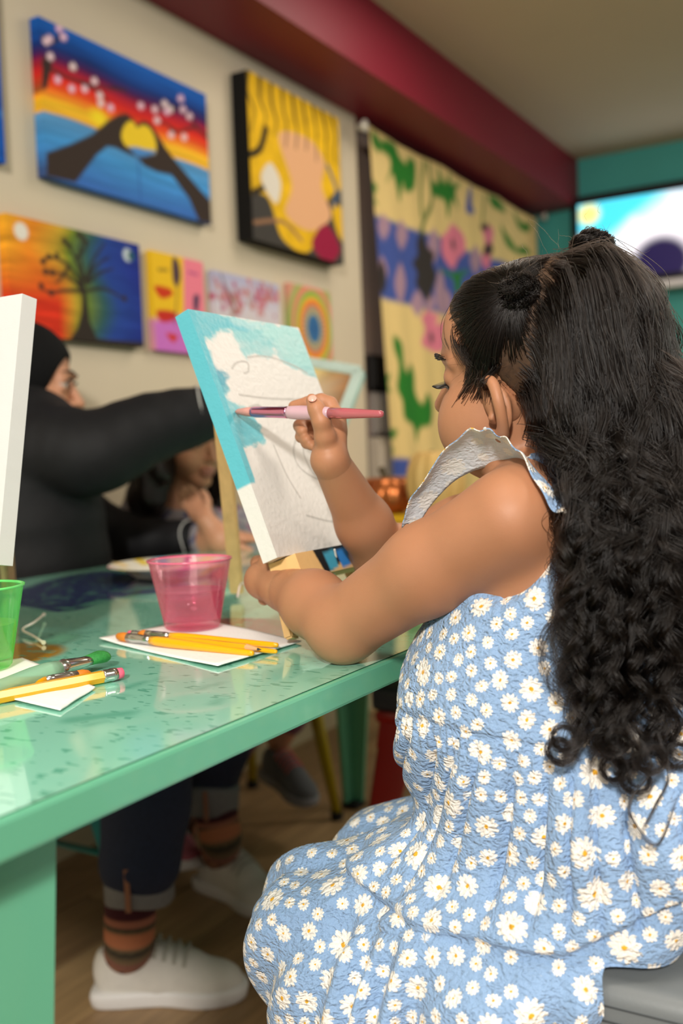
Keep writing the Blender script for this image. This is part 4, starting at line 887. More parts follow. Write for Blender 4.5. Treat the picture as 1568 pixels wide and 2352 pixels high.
def daisy_mat(name, two_sided=False, relief=1.0):
    m = bpy.data.materials.new(name); m.use_nodes = True; nt = m.node_tree; b = nt.nodes['Principled BSDF']; b.inputs['Roughness'].default_value = .85; b.inputs['Specular IOR Level'].default_value = .2; b.inputs['Sheen Weight'].default_value = .15
    a = nod(m, 'ShaderNodeAttribute', attribute_name='daisy'); sp = nod(m, 'ShaderNodeSeparateXYZ'); lk(m, a.outputs['Vector'], sp.inputs[0])
    tc = nod(m, 'ShaderNodeTexCoord'); nz = nod(m, 'ShaderNodeTexNoise', Scale=330.0, Detail=3.0); lk(m, tc.outputs['Object'], nz.inputs['Vector'])
    def mth(op, x, y=None):
        n = nod(m, 'ShaderNodeMath', operation=op)
        for i, q in enumerate((x, y)):
            if q is None: continue
            if isinstance(q, (int, float)): n.inputs[i].default_value = q
            else: lk(m, q, n.inputs[i])
        return n.outputs[0]
    ang = mth('ARCTAN2', sp.outputs['Y'], sp.outputs['X']); pet = mth('ABSOLUTE', mth('SINE', mth('MULTIPLY', ang, 5.5)))
    pet = mth('POWER', pet, .45); lim = mth('ADD', mth('MULTIPLY', pet, .40), .56); lim = mth('ADD', lim, mth('MULTIPLY', mth('SUBTRACT', nz.outputs['Fac'], .5), .45))
    w_ = mth('MULTIPLY', mth('SUBTRACT', lim, sp.outputs['Z']), 14.0); wc = nod(m, 'ShaderNodeClamp'); lk(m, w_, wc.inputs[0])
    yl = mth('MULTIPLY', mth('SUBTRACT', mth('ADD', .21, mth('MULTIPLY', mth('SUBTRACT', nz.outputs['Fac'], .5), .2)), sp.outputs['Z']), 16.0); yc = nod(m, 'ShaderNodeClamp'); lk(m, yl, yc.inputs[0])
    def mix(fac, c0, c1):
        x = nod(m, 'ShaderNodeMix', data_type='RGBA')
        if hasattr(fac, 'is_linked'): lk(m, fac, x.inputs[0])
        for i, c in ((6, c0), (7, c1)):
            if isinstance(c, str): x.inputs[i].default_value = (*lin(c), 1)
            else: lk(m, c, x.inputs[i])
        return x.outputs[2]
    n2 = nod(m, 'ShaderNodeTexNoise', Scale=900.0, Detail=2.0); lk(m, tc.outputs['Object'], n2.inputs['Vector'])
    c = mix(yc.outputs[0], mix(wc.outputs[0], mix(n2.outputs['Fac'], '84a4cc', '98b6da'), 'f4efe6'), 'e8ae30')
    if two_sided:
        c = mix(wc.outputs[0], 'e4e8ee', 'f6f3ee')
    lk(m, c, b.inputs['Base Color'])
    vo = nod(m, 'ShaderNodeTexVoronoi', Scale=260.0); vo.feature = 'SMOOTH_F1'; mp = nod(m, 'ShaderNodeMapping'); mp.inputs['Scale'].default_value = (.8, .8, 1.25); lk(m, tc.outputs['Object'], mp.inputs[0]); n3 = nod(m, 'ShaderNodeTexNoise', Scale=60.0, Detail=2.0); lk(m, mp.outputs[0], n3.inputs['Vector'])
    ad = nod(m, 'ShaderNodeMix', data_type='RGBA', blend_type='LINEAR_LIGHT'); ad.inputs[0].default_value = .012; lk(m, mp.outputs[0], ad.inputs[6]); lk(m, n3.outputs['Color'], ad.inputs[7]); lk(m, ad.outputs[2], vo.inputs['Vector'])
    hh = mth('ADD', vo.outputs['Distance'], mth('MULTIPLY', nz.outputs['Fac'], .7)); bu = nod(m, 'ShaderNodeBump', Strength=relief, Distance=.0028); lk(m, hh, bu.inputs['Height']); lk(m, bu.outputs[0], b.inputs['Normal'])
    return m
M_daisy = daisy_mat('blue_daisy_seersucker'); M_daisy2 = daisy_mat('blue_daisy_ruffle', True, .3)
ZW = .729
d = Field((.66,.06,.38), (1.12,.68,.99), .0024)
d.ell((.885,.285,.82), (.112,.092,.134), .03); d.ell((.88,.298,.715), (.128,.135,.115), .03); d.ell((.868,.312,.695), (.108,.114,.165), .06)
d.cap(SL+[.02,0,0], SR-[.02,0,0], .041, .041, .03); d.cap((.84,.30,.915), (.94,.315,.92), .039, .039, .03)
# arm holes and neck opening
d.ell((.742,.318,.925), (.088,.078,.1), .006, sub=True); d.ell((1.045,.34,.925), (.088,.08,.1), .006, sub=True); d.ell((.888,.33,.985), (.07,.085,.085), .006, sub=True)
d.ell((.885,.22,.645), (.160,.150,.098), .05)
for x, kx in ((.815,.788),(.95,.95)):
    d.cap((x,.27,.600), (kx,.515,.515), .076, .055, .03)
    d.chain([(kx,.52,.512), (kx-.012,.495,.44), (kx-.016,.485,.36)], [.055,.050,.056], .03)
d.cap((.87,.44,.545), (.87,.49,.51), .05, .05, .04); d.chain([(.87,.50,.51), (.87,.495,.44), (.87,.49,.36)], [.045,.045,.06], .03)
d.chain([(.762,.20,.585), (.750,.28,.56), (.742,.36,.535), (.742,.47,.48)], [.036,.042,.044,.044], .03)
d.chain([(.722,.235,.535), (.718,.30,.515), (.722,.40,.48), (.735,.48,.44)], [.022,.030,.036,.042], .03); d.chain([(.714,.245,.47), (.716,.36,.44), (.73,.47,.40)], [.028,.036,.045], .03); d.chain([(.714,.25,.41), (.716,.36,.40), (.73,.47,.38)], [.034,.038,.045], .03)
bx = lambda x, y, z: np.maximum(np.maximum(np.abs(x-.885)-.1615, np.abs(y-.24)-.1615), z-.5635)
d.clip_fn(lambda x, y, z: -bx(x, y, z)); d.clip_fn(lambda x, y, z: .392-z+.004*np.sin(x*90)+0*y)
V, Q = d.verts(2); N = fnormals(V, Q)
# gathers, seams and folds
th = np.arctan2(V[:,1]-.24, .97-V[:,2]); ang = np.arctan2(V[:,1]-.30, V[:,0]-.88); zw = ZW+.003*np.sin(ang*3)
sm = lambda a, b, x: np.clip((x-a)/(b-a), 0, 1)**2*(3-2*np.clip((x-a)/(b-a), 0, 1))
def nz1(x, s): r = np.random.default_rng(s); g_ = r.normal(size=400); x = x % 399; i = x.astype(int) % 399; return g_[i]*(1-(x-i))+g_[i+1]*(x-i)
skirt = sm(.004, -.004, V[:,2]-zw); top = 1-skirt
wf = th*30+.8*nz1(th*9+40, 3); v1 = np.abs(np.sin(wf*1.15)); v2 = np.sin(wf*.7+2)
amp = skirt*sm(.56, .64, V[:,2])*sm(.0, -.05, V[:,2]-zw)*sm(.56, .42, V[:,1])
D = .0018*top+amp*(-.0125*(1-v1)**2.6+.0060*v2)
D += skirt*.0016*np.sin(ang*95+3*np.sin(ang*9))*np.exp(-((V[:,2]-zw+.012)/.014)**2)          # gathers at the waist seam
D -= .0022*np.exp(-((V[:,2]-zw)/.0022)**2)
tier = .577+np.clip(.24-V[:,1], 0, .2)*.55+np.clip(V[:,1]-.42, 0, .2)*.25                           # seam of the lower flounce
low = sm(.002, -.003, V[:,2]-tier)*sm(.80, .775, V[:,0]); D -= .010*low*np.exp(-np.abs(V[:,2]-tier)/.05)
D += .0075*low*np.sin(V[:,1]*120+4*np.sin(V[:,1]*31)+V[:,2]*30)*sm(0, .06, tier-V[:,2])*sm(.2,.27,V[:,1])
D += .003*nz1((V[:,0]+V[:,1]*.6+V[:,2]*.8)*38+20, 8)*skirt*sm(.40,.47,V[:,1])
D += .0022*np.sin(V[:,2]*60+V[:,1]*90+V[:,0]*50)*skirt*sm(.45,.56,V[:,1])
D += top*.0008*nz1(V[:,2]*130+10*nz1(V[:,1]*20+60,2), 5)*sm(.36, .40, V[:,1])
ss = V[:,1]-(.305+(V[:,2]-.8)*.06); D -= .0016*np.exp(-(ss/.0018)**2)*top*(V[:,0] < .86)          # side seam
V = V+N*D[:,None]; N = fnormals(V, Q)
me = fmesh(V, Q); put_attr(me, 'daisy', daisy_attr(V, N, 5)); me.materials.append(M_daisy); dress = new('dress', me, girl)
# shoulder frill
fo = np.array([at(*q) for q in ((922,1212,.945),(940,1150,.925),(1000,1062,.895),(1045,1008,.872),(1095,984,.852),(1150,1000,.840),(1196,1042,.818),(1232,1105,.795),(1262,1160,.783),(1300,1182,.775),(1330,1190,.772),(1332,1215,.772),(1300,1222,.778),(1316,1250,.775),(1338,1280,.775))])
fi = np.array([at(*q) for q in ((950,1222,.955),(985,1165,.945),(1030,1115,.93),(1070,1088,.915),(1115,1072,.905),(1160,1070,.897),(1200,1080,.885),(1245,1105,.86),(1285,1140,.835),(1320,1170,.815),(1345,1195,.80),(1350,1220,.795),(1345,1245,.792),(1350,1275,.79),(1360,1310,.788))])
nu, nv = 260, 22; A_, B_ = spline(fo, nu), spline(fi, nu); V = []
for j in range(nv):
    t = j/(nv-1); V.append(B_+(A_-B_)*t+np.array([-.3,-.2,.9])*(.007*math.sin(math.pi*t))+(t**1.5*.0022*np.sin(np.arange(nu)*.33+2*np.sin(np.arange(nu)*.07)))[:,None]*np.array([-.5,-.3,.8]))
V = np.concatenate(V); idx = np.arange(nu*nv).reshape(nv, nu); Q = np.stack([idx[:-1,:-1], idx[:-1,1:], idx[1:,1:], idx[1:,:-1]], -1).reshape(-1, 4)
N = fnormals(V, Q)
if (N.reshape(nv, nu, 3)[:, 40:110].mean((0, 1)) @ AF) < 0: Q = Q[:, ::-1]; N = -N
me = fmesh(V, Q); put_attr(me, 'daisy', daisy_attr(V, N, 8, gap=.004)); me.materials.append(M_daisy); me.materials.append(M_daisy2)
fr_ = new('shoulder_frill', me, girl); md = fr_.modifiers.new('cloth', 'SOLIDIFY'); md.thickness = .0009; md.material_offset = 1; md.material_offset_rim = 0
# ------------------------------------------------------------------ the girl's hair
def hair_mat(name, col, rough=.28):
    m = bpy.data.materials.new(name); m.use_nodes = True; nt = m.node_tree; nt.nodes.clear(); out = nt.nodes.new('ShaderNodeOutputMaterial')
    b = nt.nodes.new('ShaderNodeBsdfHairPrincipled'); b.parametrization = 'COLOR'; b.inputs['Color'].default_value = (*lin(col), 1)
    b.inputs['Roughness'].default_value = rough; b.inputs['Radial Roughness'].default_value = .4; b.inputs['Random Roughness'].default_value = .3; b.inputs['IOR'].default_value = 1.38
    lk(m, b.outputs[0], out.inputs[0]); return m
M_strand = hair_mat('black_curly_strands', '0e0a08', .24); M_wisp = hair_mat('brown_flyaway_strands', '2a1e17', .35)
CR = np.array([.072,.088,.080])*HS*1.03; CRc = hl(0,-.010,.010)
def scalp(p, lift=.0):        # push a point onto the skull ellipsoid
    q = (np.atleast_2d(p)-CRc) @ HM.T; k = np.sqrt(((q/(CR+lift))**2).sum(1))[:,None]; return CRc+(q/k) @ HM
def outside(P, lift, mn):     # keep points off skull, neck and back
    q = (P-CRc) @ HM.T; k = np.sqrt(((q/(CR+lift))**2).sum(1)); m = k < 1
    if m.any(): P[m] = CRc+(q[m]/k[m][:,None]) @ HM
    for c, r in (((.885,.285,.82), (.126,.136,.170)), ((.88,.300,.72), (.146,.152,.13)), ((.888,.270,.955), (.060,.092,.085)), ((.79,.303,.905), (.052,.052,.052))):
        q = P-np.array(c); rr_ = np.array(r)+mn; k = np.sqrt(((q/rr_)**2).sum(1)); m = k < 1
        if m.any(): P[m] = np.array(c)+q[m]/k[m][:,None]
    return P
from mathutils.bvhtree import BVHTree
_b = girl.children[0].data; BV = BVHTree.FromPolygons([v.co.copy() for v in _b.vertices], [tuple(q.vertices) for q in _b.polygons])
def skin_r(q):                # radius of the real skull in the local direction q
    dl = np.asarray(q)/np.linalg.norm(q); hit = BV.ray_cast(Vector(CRc+dl @ HM*.2), Vector(-(dl @ HM)), .2)
    return .2-hit[3] if hit[0] is not None else .07
B1, B2 = at(1196,690,.862), at(1354,588,.925)            # the two coiled buns
up_ = HM[2]
# roots: points on the skull, sorted into the two tied front sections and the loose back
nR = 5200; roots = rng.normal(size=(nR*2, 3)); roots /= np.linalg.norm(roots, axis=1)[:,None]
loc = roots*CR; ok = (loc[:,2] > -.045-.02*(loc[:,1] < -.03)) & (loc[:,1] < .058+.25*loc[:,2]*(loc[:,2] > 0)) ; loc = loc[ok]
part_line = -.004-.10*np.clip(loc[:,2]-.0, -.1, .06)*0
front = loc[:,1] > -.005-.18*(loc[:,2]-.02)
side = loc[:,0] < .001*1
above_ear = loc[:,2] > -.018+.35*(loc[:,1] < .01)*0
gapA = np.abs(loc[:,0]+.000) < .0028; gapB = np.abs(loc[:,1]-(-.005-.18*(loc[:,2]-.02))) < .0026
fA = front & side & ~gapA & ~gapB & (loc[:,2] > -.030) & ~((loc[:,1] < .028) & (loc[:,2] < -.004)); fB = front & ~side & ~gapA & (loc[:,2] > -.03); bk_m = (loc[:,1] < .002-.18*(loc[:,2]-.02))
lines, rad = [], []
def world(l): return CRc+l @ HM
for sel, bun, n in ((fA, B1, 2600), (fB, B2, 900)):
    L = loc[sel]; pick = rng.integers(0, len(L), n); print(sel.sum(), len(loc)); bl = (bun-CRc) @ HM.T
    for i in pick:
        a = L[i]+rng.normal(size=3)*.0012; t = np.linspace(0, 1, 14)[:,None]; sag = np.array([0,0,-1])*.010*rng.random()*np.sin(math.pi*t)*(a[2] < .05)
        P = a*(1-t)+bl*t+sag+rng.normal(size=3)*.0022*t; up2 = (.0004+.0040*rng.random()*np.sin(math.pi*np.clip(t*.9+.05, 0, 1))+.004*t)[:,0]
        P = np.array([q/np.linalg.norm(q)*(skin_r(q)+u) for q, u in zip(P, up2)]); lines.append(world(P)); rad.append(.00024)
# loose hair, in wavy locks
L = loc[bk_m]; nlock = 470; edge_d = np.abs(L[:,1]-(.004-.18*(L[:,2]-.02))); near = np.where((edge_d < .016) & (L[:,0] < .03))[0]
pick = np.r_[rng.integers(0, len(L), 330), near[rng.integers(0, len(near), 140)]]; back = -HM[1]
SIL = np.array([.775,.205])
for li, i in enumerate(pick):
    r0 = world(L[i]); lat = L[i][0]; dpt = rng.random(); total = rng.uniform(.33, .435)-.04*(lat > .03)-.02*(lat < -.03)
    n = 52; step = total/n; nrm = (L[i]/CR**2); nrm = (nrm/np.linalg.norm(nrm)) @ HM
    dirv = back*(.7 if li < 330 else .45)+up_*.35*(L[i][2] > .05)*(li < 330)+np.array([-.25*(lat < -.02),0,-.3]); dirv -= nrm*(dirv @ nrm); dirv /= np.linalg.norm(dirv)+1e-9
    p = r0.copy(); G = [p.copy()]; lift = .003+.020*dpt
    for s in range(n-1):
        dirv = dirv*.86+np.array([(-.03*(lat < .0)-.015) if s < 16 else .022, -.035 if s < 18 else 0, -.30]); dirv /= np.linalg.norm(dirv); p = p+dirv*step
        p = outside(p[None], lift*min(1, s/5), lift)[0]; G.append(p.copy())
    G = np.array(G); t = np.linspace(0, 1, n); ph = 42*lat+60*L[i][2]*0+rng.normal()*.55+(li % 2)*1.2; fr_q = 4.6+rng.normal()*.35; A_ = (.0012+.024*np.clip(t-.22, 0, 1)**.95)*rng.uniform(.6, 1.25)
    tw = 1 if (lat*90) % 2 < 1 else -1; wv = 2*math.pi*fr_q*t*(.55+.45*t)+ph; curl_end = np.clip((t-.80)/.2, 0, 1)*(rng.random() < .6)
    u_ = np.array([.6,-.8,0]); v_ = np.array([.8,.6,0])
    G2 = G+(A_*np.cos(wv))[:,None]*u_+(A_*np.sin(wv)*tw*.8)[:,None]*v_+(A_*curl_end*1.2)[:,None]*(np.cos(wv*1.3)[:,None]*np.array([.86,-.5,0])+np.sin(wv*1.3)[:,None]*np.array([0,0,1.]))
    ns = 30
    for k in range(ns):
        off = rng.normal(size=3)*(.0026+.0016*rng.random()); w_ = np.interp(t, [0,.3,.6,1], [.5,1,.85,.42])[:,None]*(1.9 if k % 6 == 0 else 1); fz = np.cumsum(rng.normal(size=(n, 3)), 0)*.00014
        m = rng.integers(int(n*.82), n+1); P = G2+off*w_+fz*(rng.random() < .2)
        lines.append(P[:m]); rad.append(.00020+.00008*rng.random())
# flyaway wisps and baby hairs
wl, wr = [], []
for i in range(260):
    j = rng.integers(0, len(L)) if i < 180 else -1
    q = L[j] if j >= 0 else np.array([-.058-.006*rng.random(), .035+.018*rng.random(), -.02+.03*rng.random()])*np.array([1,1,1])
    nrm = (q/CR**2); nrm = (nrm/np.linalg.norm(nrm)) @ HM; p = world(q*1.03); d_ = nrm*.5+np.array([rng.normal()*.5, rng.normal()*.5, -.2+rng.normal()*.5]); P = [p]
    ln = rng.uniform(.02, .07) if j >= 0 else rng.uniform(.012, .03)
    for s in range(14): d_ = d_*.9+rng.normal(size=3)*.14+np.array([0,0,-.05]); d_ /= np.linalg.norm(d_); P.append(P[-1]+d_*ln/14)
    wl.append(np.array(P)); wr.append(.00009)
for i in range(420):        # soft edge of the hairline before the ear
    a = rng.random(); q = np.array([-.063+.004*rng.normal()*.4, .030+.020*a+.004*rng.normal(), .038-.075*a+.008*rng.normal()]); q *= 1/np.sqrt(((q/CR)**2).sum()); p = world(q*1.005)
    d_ = np.array([.1*rng.normal(),-.75+.3*rng.normal(),.35-.9*(a > .55)+.3*rng.normal()]); nrm = (q/CR**2); nrm /= np.linalg.norm(nrm); P = [p]; d_ = d_/np.linalg.norm(d_)
    for s in range(8):
        z = P[-1]+d_ @ HM*.0030; zl = (z-CRc) @ HM.T; zl *= 1.006/min(1, np.sqrt(((zl/CR)**2).sum())) if np.sqrt(((zl/CR)**2).sum()) < 1.0 else 1; P.append(CRc+zl @ HM); d_ = d_+rng.normal(size=3)*.1
    wl.append(np.array(P)); wr.append(.00013)
for q in ([(1470,1690,.738),(1495,1765,.730),(1450,1835,.724),(1455,1890,.720),(1510,1940,.716),(1555,1830,.712)], [(1510,1680,.735),(1535,1780,.725),(1505,1850,.718),(1478,1900,.716)], [(1300,1385,.79),(1325,1430,.79),(1300,1450,.79),(1268,1458,.79)]):
    P = spline(np.array([at(*z) for z in q]), 40)
    for k in range(12): lines.append(P+rng.normal(size=3)*.0008+np.cumsum(rng.normal(size=P.shape), 0)*.0001); rad.append(.00018)
# front strand falling over the temple
for base in ([(1078,690,.92),(1052,730,.905),(1046,780,.89),(1062,815,.88),(1078,836,.875)], [(1060,690,.93),(1036,735,.92),(1034,775,.91),(1045,800,.90)], [(1090,700,.91),(1070,750,.89),(1068,800,.88),(1072,822,.875)]):
    P = spline(np.array([at(*z) for z in base]), 24)
    for k in range(70): lines.append(P+rng.normal(size=3)*np.array([.0028,.0028,.0028])); rad.append(.0002)
def coil(c, r, ax, seed):        # braided coil of a bun
    rr_ = np.random.default_rng(seed); ax = ax/np.linalg.norm(ax); u = np.cross(ax, [.3,.2,1]); u /= np.linalg.norm(u); v = np.cross(ax, u); out = []
    for s in range(3):
        t = np.linspace(0, 1, 90); R = r*(1-.62*t); a = t*2*math.pi*2.6; z = r*(-.45+1.25*t); b = t*2*math.pi*17+s*2.094; e = r*.16
        ctr = c+(R*np.cos(a))[:,None]*u+(R*np.sin(a))[:,None]*v+z[:,None]*ax
        rd = np.cos(a)[:,None]*u+np.sin(a)[:,None]*v; cc_ = ctr+(e*np.cos(b))[:,None]*rd+(e*.8*np.sin(2*b))[:,None]*ax
        for k in range(95): o_ = rr_.normal(size=3)*r*.055; out.append(cc_+o_+np.cumsum(rr_.normal(size=cc_.shape), 0)*.00012)
    return out
bun_ax = [(B1-HC), (B2-HC)]
for c, ax, sd_ in ((B1, bun_ax[0], 2), (B2, bun_ax[1], 3)):
    for P in coil(c+ax/np.linalg.norm(ax)*.006, .0205, ax, sd_): lines.append(P); rad.append(.00024)
    for i in range(60):
        P = [c+rng.normal(size=3)*.012]; d_ = rng.normal(size=3)
        for s in range(10): d_ = d_+rng.normal(size=3)*.3; d_ /= np.linalg.norm(d_); P.append(P[-1]+d_*.0026)
        wl.append(np.array(P)); wr.append(.0001)
capf = Field(HC-.13, HC+.13, .0022)
capf.ell(hl(0,-.010,.010), np.array([.072,.088,.080])+.0010, .02, HM); capf.ell(hl(0,.026,-.042), np.array([.058,.058,.066])+.0010, .02, HM); capf.ell(hl(0,.03,.028), np.array([.060,.054,.052])+.0010, .02, HM)
def hairline(x, y, z):
    a = (x-HC[0])*HM[0][0]+(y-HC[1])*HM[0][1]+(z-HC[2])*HM[0][2]; b = (x-HC[0])*HM[1][0]+(y-HC[1])*HM[1][1]+(z-HC[2])*HM[1][2]; c = (x-HC[0])*HM[2][0]+(y-HC[1])*HM[2][1]+(z-HC[2])*HM[2][2]
    return np.maximum(np.maximum(b-.85*c-.024, -.052-c), np.maximum(b-.004, -.012-c)*0-1)*.7
capf.clip_fn(hairline)
me = fmesh(*capf.verts(1)); me.materials.append(mat('hair_roots', '46311f', .7, var=.4, scale=300)); new('hair_cap', me, girl)
# long S-shaped ringlets lying on the outside of the mass
_A = np.concatenate(lines); _r = _A-EYE; _z = _r @ AF; _x = CX+FPX*(_r @ AR)/_z; _y = CY+FPX*(_r @ AD)/_z
def surf_z(px, py):
    m = (np.abs(_x-px) < 14) & (np.abs(_y-py) < 14); return np.percentile(_z[m], 4) if m.sum() > 30 else np.nan
ringlets = [(x0, y0, y1, s) for x0, y0, y1, s in ((1318,1130,1600,1),(1345,1180,1690,-1),(1372,1060,1640,1),(1395,1250,1730,1),(1420,1120,1700,-1),(1450,1000,1620,1),(1470,1260,1760,-1),(1495,1090,1700,1),(1522,1180,1730,1),(1545,1020,1690,-1),(1335,1330,1720,-1),(1410,1380,1790,1),(1360,1420,1700,1),(1440,1420,1740,1),(1300,1090,1420,-1),(1385,900,1350,1),(1430,840,1300,-1),(1480,870,1400,1),(1530,900,1380,-1),(1340,960,1380,1))]
for x0, y0, y1, s in ringlets:
    n = 64; t = np.linspace(0, 1, n); yy = y0+(y1-y0)*t; per = rng.uniform(105, 150); ph = rng.uniform(0, 6.28); am = rng.uniform(9, 17)*np.clip(t*2.5, .15, 1)*(1+.5*t)
    xx = x0+s*am*np.sin(2*math.pi*(yy-y0)/per+ph)+18*(t-.5)*s*.4; zs = [surf_z(a, b) for a, b in zip(xx[::8], yy[::8])]; zs = np.array(zs); ok_ = ~np.isnan(zs)
    if ok_.sum() < 3: continue
    zz = np.interp(t, t[::8][ok_], zs[ok_]); zz = np.convolve(np.pad(zz, 8, mode='edge'), np.ones(17)/17, 'valid')-.004+.007*np.cos(2*math.pi*(yy-y0)/per+ph)*np.clip(t*2, 0, 1)
    P = np.array([at(a, b, c) for a, b, c in zip(xx, yy, zz)])
    if y1 > 1600:
        m_ = 22; a_ = np.linspace(0, 2*math.pi*1.25, m_); rr_ = np.linspace(.012, .005, m_); c0 = P[-1]+AR*.012*s; P = np.r_[P, c0-AR[None]*s*(rr_*np.cos(a_))[:,None]+np.array([0,0,-1.])*(rr_*np.sin(a_))[:,None]-AF*np.linspace(0, .004, m_)[:,None]]
    tt = np.linspace(0, 1, len(P)); wid = np.interp(tt, [0,.15,.6,1], [1.5,1.2,1,.5])[:,None]
    for k in range(46):
        o_ = rng.normal(size=3)*.0021; lines.append(P+o_*wid); rad.append(.00022)
hair = strands('hair', lines, rad, M_strand, girl)
strands('loose_hair', wl, wr, M_wisp, girl)
# dark mass under the strands
hb = Field((.62,.05,.66), (1.08,.45,1.17), .004)
hb.ell(hl(0,-.014,.012), np.array([.0725,.086,.0815])*HS, .01, HM)
hb.chain([hl(-.02,-.06,-.01), hl(-.03,-.075,-.07), (.845,.225,.93), (.83,.185,.86), (.83,.175,.79), (.83,.165,.75)], [.042,.040,.034,.030,.024,.012], .03)
hb.chain([hl(.03,-.05,-.01), hl(.03,-.07,-.07), (.92,.215,.93), (.92,.19,.86), (.92,.17,.78)], [.042,.038,.034,.030,.018], .03)
hb.clip_fn(lambda x, y, z: -((x-CRc[0])*HM[1][0]+(y-CRc[1])*HM[1][1]+(z-CRc[2])*HM[1][2]+.004)*-1-.0)
me = fmesh(*hb.verts(2)); me.materials.append(mat('black_hair_mass', '0d0a08', .6)); new('hair_mass', me, girl)
for c, ax in ((B1, bun_ax[0]), (B2, bun_ax[1])):
    a = ax/np.linalg.norm(ax); new('bun_core', lathe([(0,-.014),(.012,-.012),(.0165,-.003),(.0155,.006),(.009,.013),(0,.0155)], 20, c+a*.003, a), girl, bpy.data.materials['black_hair_mass'], True)
    new('hair_tie', lathe([(.0135,-.003),(.0165,-.003),(.0175,0),(.0165,.003),(.0135,.003),(.0135,-.003)], 20, c-a*.010, a), girl, mat('pink_elastic', 'd9b4bc', .6) if 'pink_elastic' not in bpy.data.materials else bpy.data.materials['pink_elastic'], True)
# ------------------------------------------------------------------ woman and child across the table
def head_field(f, hw, HMx, k=.012, sc=1.0, slim=0):
    f.ell(hw(0,-.010,.012), np.array([.074,.092,.084])*sc, k, HMx); f.ell(hw(0,.028,-.040), np.array([.056-slim,.058,.070])*sc, k, HMx)
    for s in (-1, 1):
        f.ell(hw(s*.030,.050,-.046), np.array([.028,.032,.032])*sc, k, HMx); f.ell(hw(s*.030,.090,-.006), np.array([.014,.012,.010])*sc, .006, HMx, True)
        f.cap(hw(s*.012,.090,.012), hw(s*.044,.074,.012), .006*sc, .005*sc, .008)
        f.ell(hw(s*.030,.0735,-.001), np.array([.0150,.0140,.0105])*sc, .003, HMx); f.ell(hw(s*.030,.0725,-.017), np.array([.0145,.0130,.0075])*sc, .004, HMx)
    f.cap(hw(0,.084,-.004), hw(0,.107,-.040), .007*sc, .0085*sc, .008); f.cap(hw(-.010,.094,-.042), hw(.010,.094,-.042), .006*sc, .006*sc, .006)
    f.ell(hw(0,.064,-.098), np.array([.026,.026,.020])*sc, .015, HMx); f.ell(hw(0,.090,-.066), np.array([.021,.009,.007])*sc, .005, HMx); f.ell(hw(0,.088,-.076), np.array([.018,.010,.008])*sc, .005, HMx)
def face_parts(par, hw, HMx, sc, m_lip):
    for s in (-1, 1):
        new('eye', lathe([(0,-.0125*sc),(.008*sc,-.010*sc),(.0125*sc,0),(.008*sc,.010*sc),(0,.0125*sc)], 16, hw(s*.030,.0735,-.008), HMx[1]), par, mat('eye_white', 'b4a89c', .3) if 'eye_white' not in bpy.data.materials else bpy.data.materials['eye_white'], True)
        new('iris', lathe([(0,.0032*sc),(.004*sc,.002*sc),(.0056*sc,0)], 14, hw(s*.030,.0838,-.009), HMx[1]), par, M_eye, True)
        new('eyebrow', tube(spline([hw(s*.012,.0935,.012), hw(s*.028,.0895,.017), hw(s*.046,.074,.012)], 10), np.array([.0024]*7+[.002,.0016,.001])*sc, 8, flat=.7), par, M_hair, True)
        new('eyelash', tube(spline([hw(s*.017,.0895,-.001), hw(s*.030,.0925,.003), hw(s*.044,.083,-.004)], 9), .0016*sc, 6), par, M_hair, True)
    q = Field(hw(0,.09,-.07)-.035*sc, hw(0,.09,-.07)+.035*sc, .0025); q.ell(hw(0,.0905,-.0665), np.array([.020,.0092,.0060])*sc, .003, HMx); q.ell(hw(0,.0885,-.0765), np.array([.0172,.0102,.0072])*sc, .003, HMx)
    new('lips', fmesh(*q.verts(1)), par, m_lip, True)
def hand(f, w, d, up, sc=1, curl=.5, thumb=1):
    w, d, up = np.asarray(w, float), np.asarray(d, float)/np.linalg.norm(d), np.asarray(up, float); sd = np.cross(d, up); sd /= np.linalg.norm(sd); up = np.cross(sd, d)
    at_ = lambda x, y, z: w+(sd*x+d*y+up*z)*sc
    f.cap(w, at_(0,.03,0), .024*sc, .026*sc, .012); f.ell(at_(0,.055,0), np.array([.038,.045,.016])*sc, .012, np.stack([sd, d, up]))
    for i, (x, l) in enumerate(((-.028,.066),(-.009,.075),(.010,.070),(.028,.054))):
        a = np.array([0, curl*.5, curl*1.1]); p = [at_(x,.085,.002)]; yy, zz = .085, .002
        for j, s_ in enumerate((.45,.32,.23)): yy += math.cos(a[j])*l*s_; zz -= math.sin(a[j])*l*s_; p.append(at_(x*1.05, yy, zz))
        f.chain(p, [.0088*sc,.0082*sc,.0074*sc,.0062*sc], .003)
    f.chain([at_(thumb*.024,.02,-.004), at_(thumb*.046,.045,-.012), at_(thumb*.054,.068,-.018), at_(thumb*.05,.09,-.022)], [.013*sc,.011*sc,.0095*sc,.0072*sc], .006)
M_jkt = mat('black_quilted_nylon', '0c0d10', .68, var=.25, scale=30, spec=.35, bump=1.0, bscale=22); M_scf = mat('black_headscarf', '070708', .85, spec=.25); M_pip = mat('grey_piping', 'b8b8b4', .6)
M_jean = mat('indigo_denim', '1c2740', .85, var=.25, scale=160, bump=.2, bscale=900); M_cuffd = mat('turned_denim', '76797c', .85, var=.12, scale=160, bump=.2, bscale=900)
woman = empty('person', (1.42, 1.56, .46), 'woman in black headscarf and quilted jacket reaching across the table', 'person')
Wc = at(54, 868, 2.06); WM = rotm((.60,-.79,-.12), (0.05,0,1)); WS = 1.12
hw = lambda x, y, z: Wc+WS*np.array([x, y, z]) @ WM
f = Field((.95,1.0,.70), (2.05,1.85,1.32), .0058)
head_field(f, hw, WM, .014, WS, .004); f.cap(hw(0,-.02,-.06), hw(-.0,-.05,-.19), .055, .06, .03)
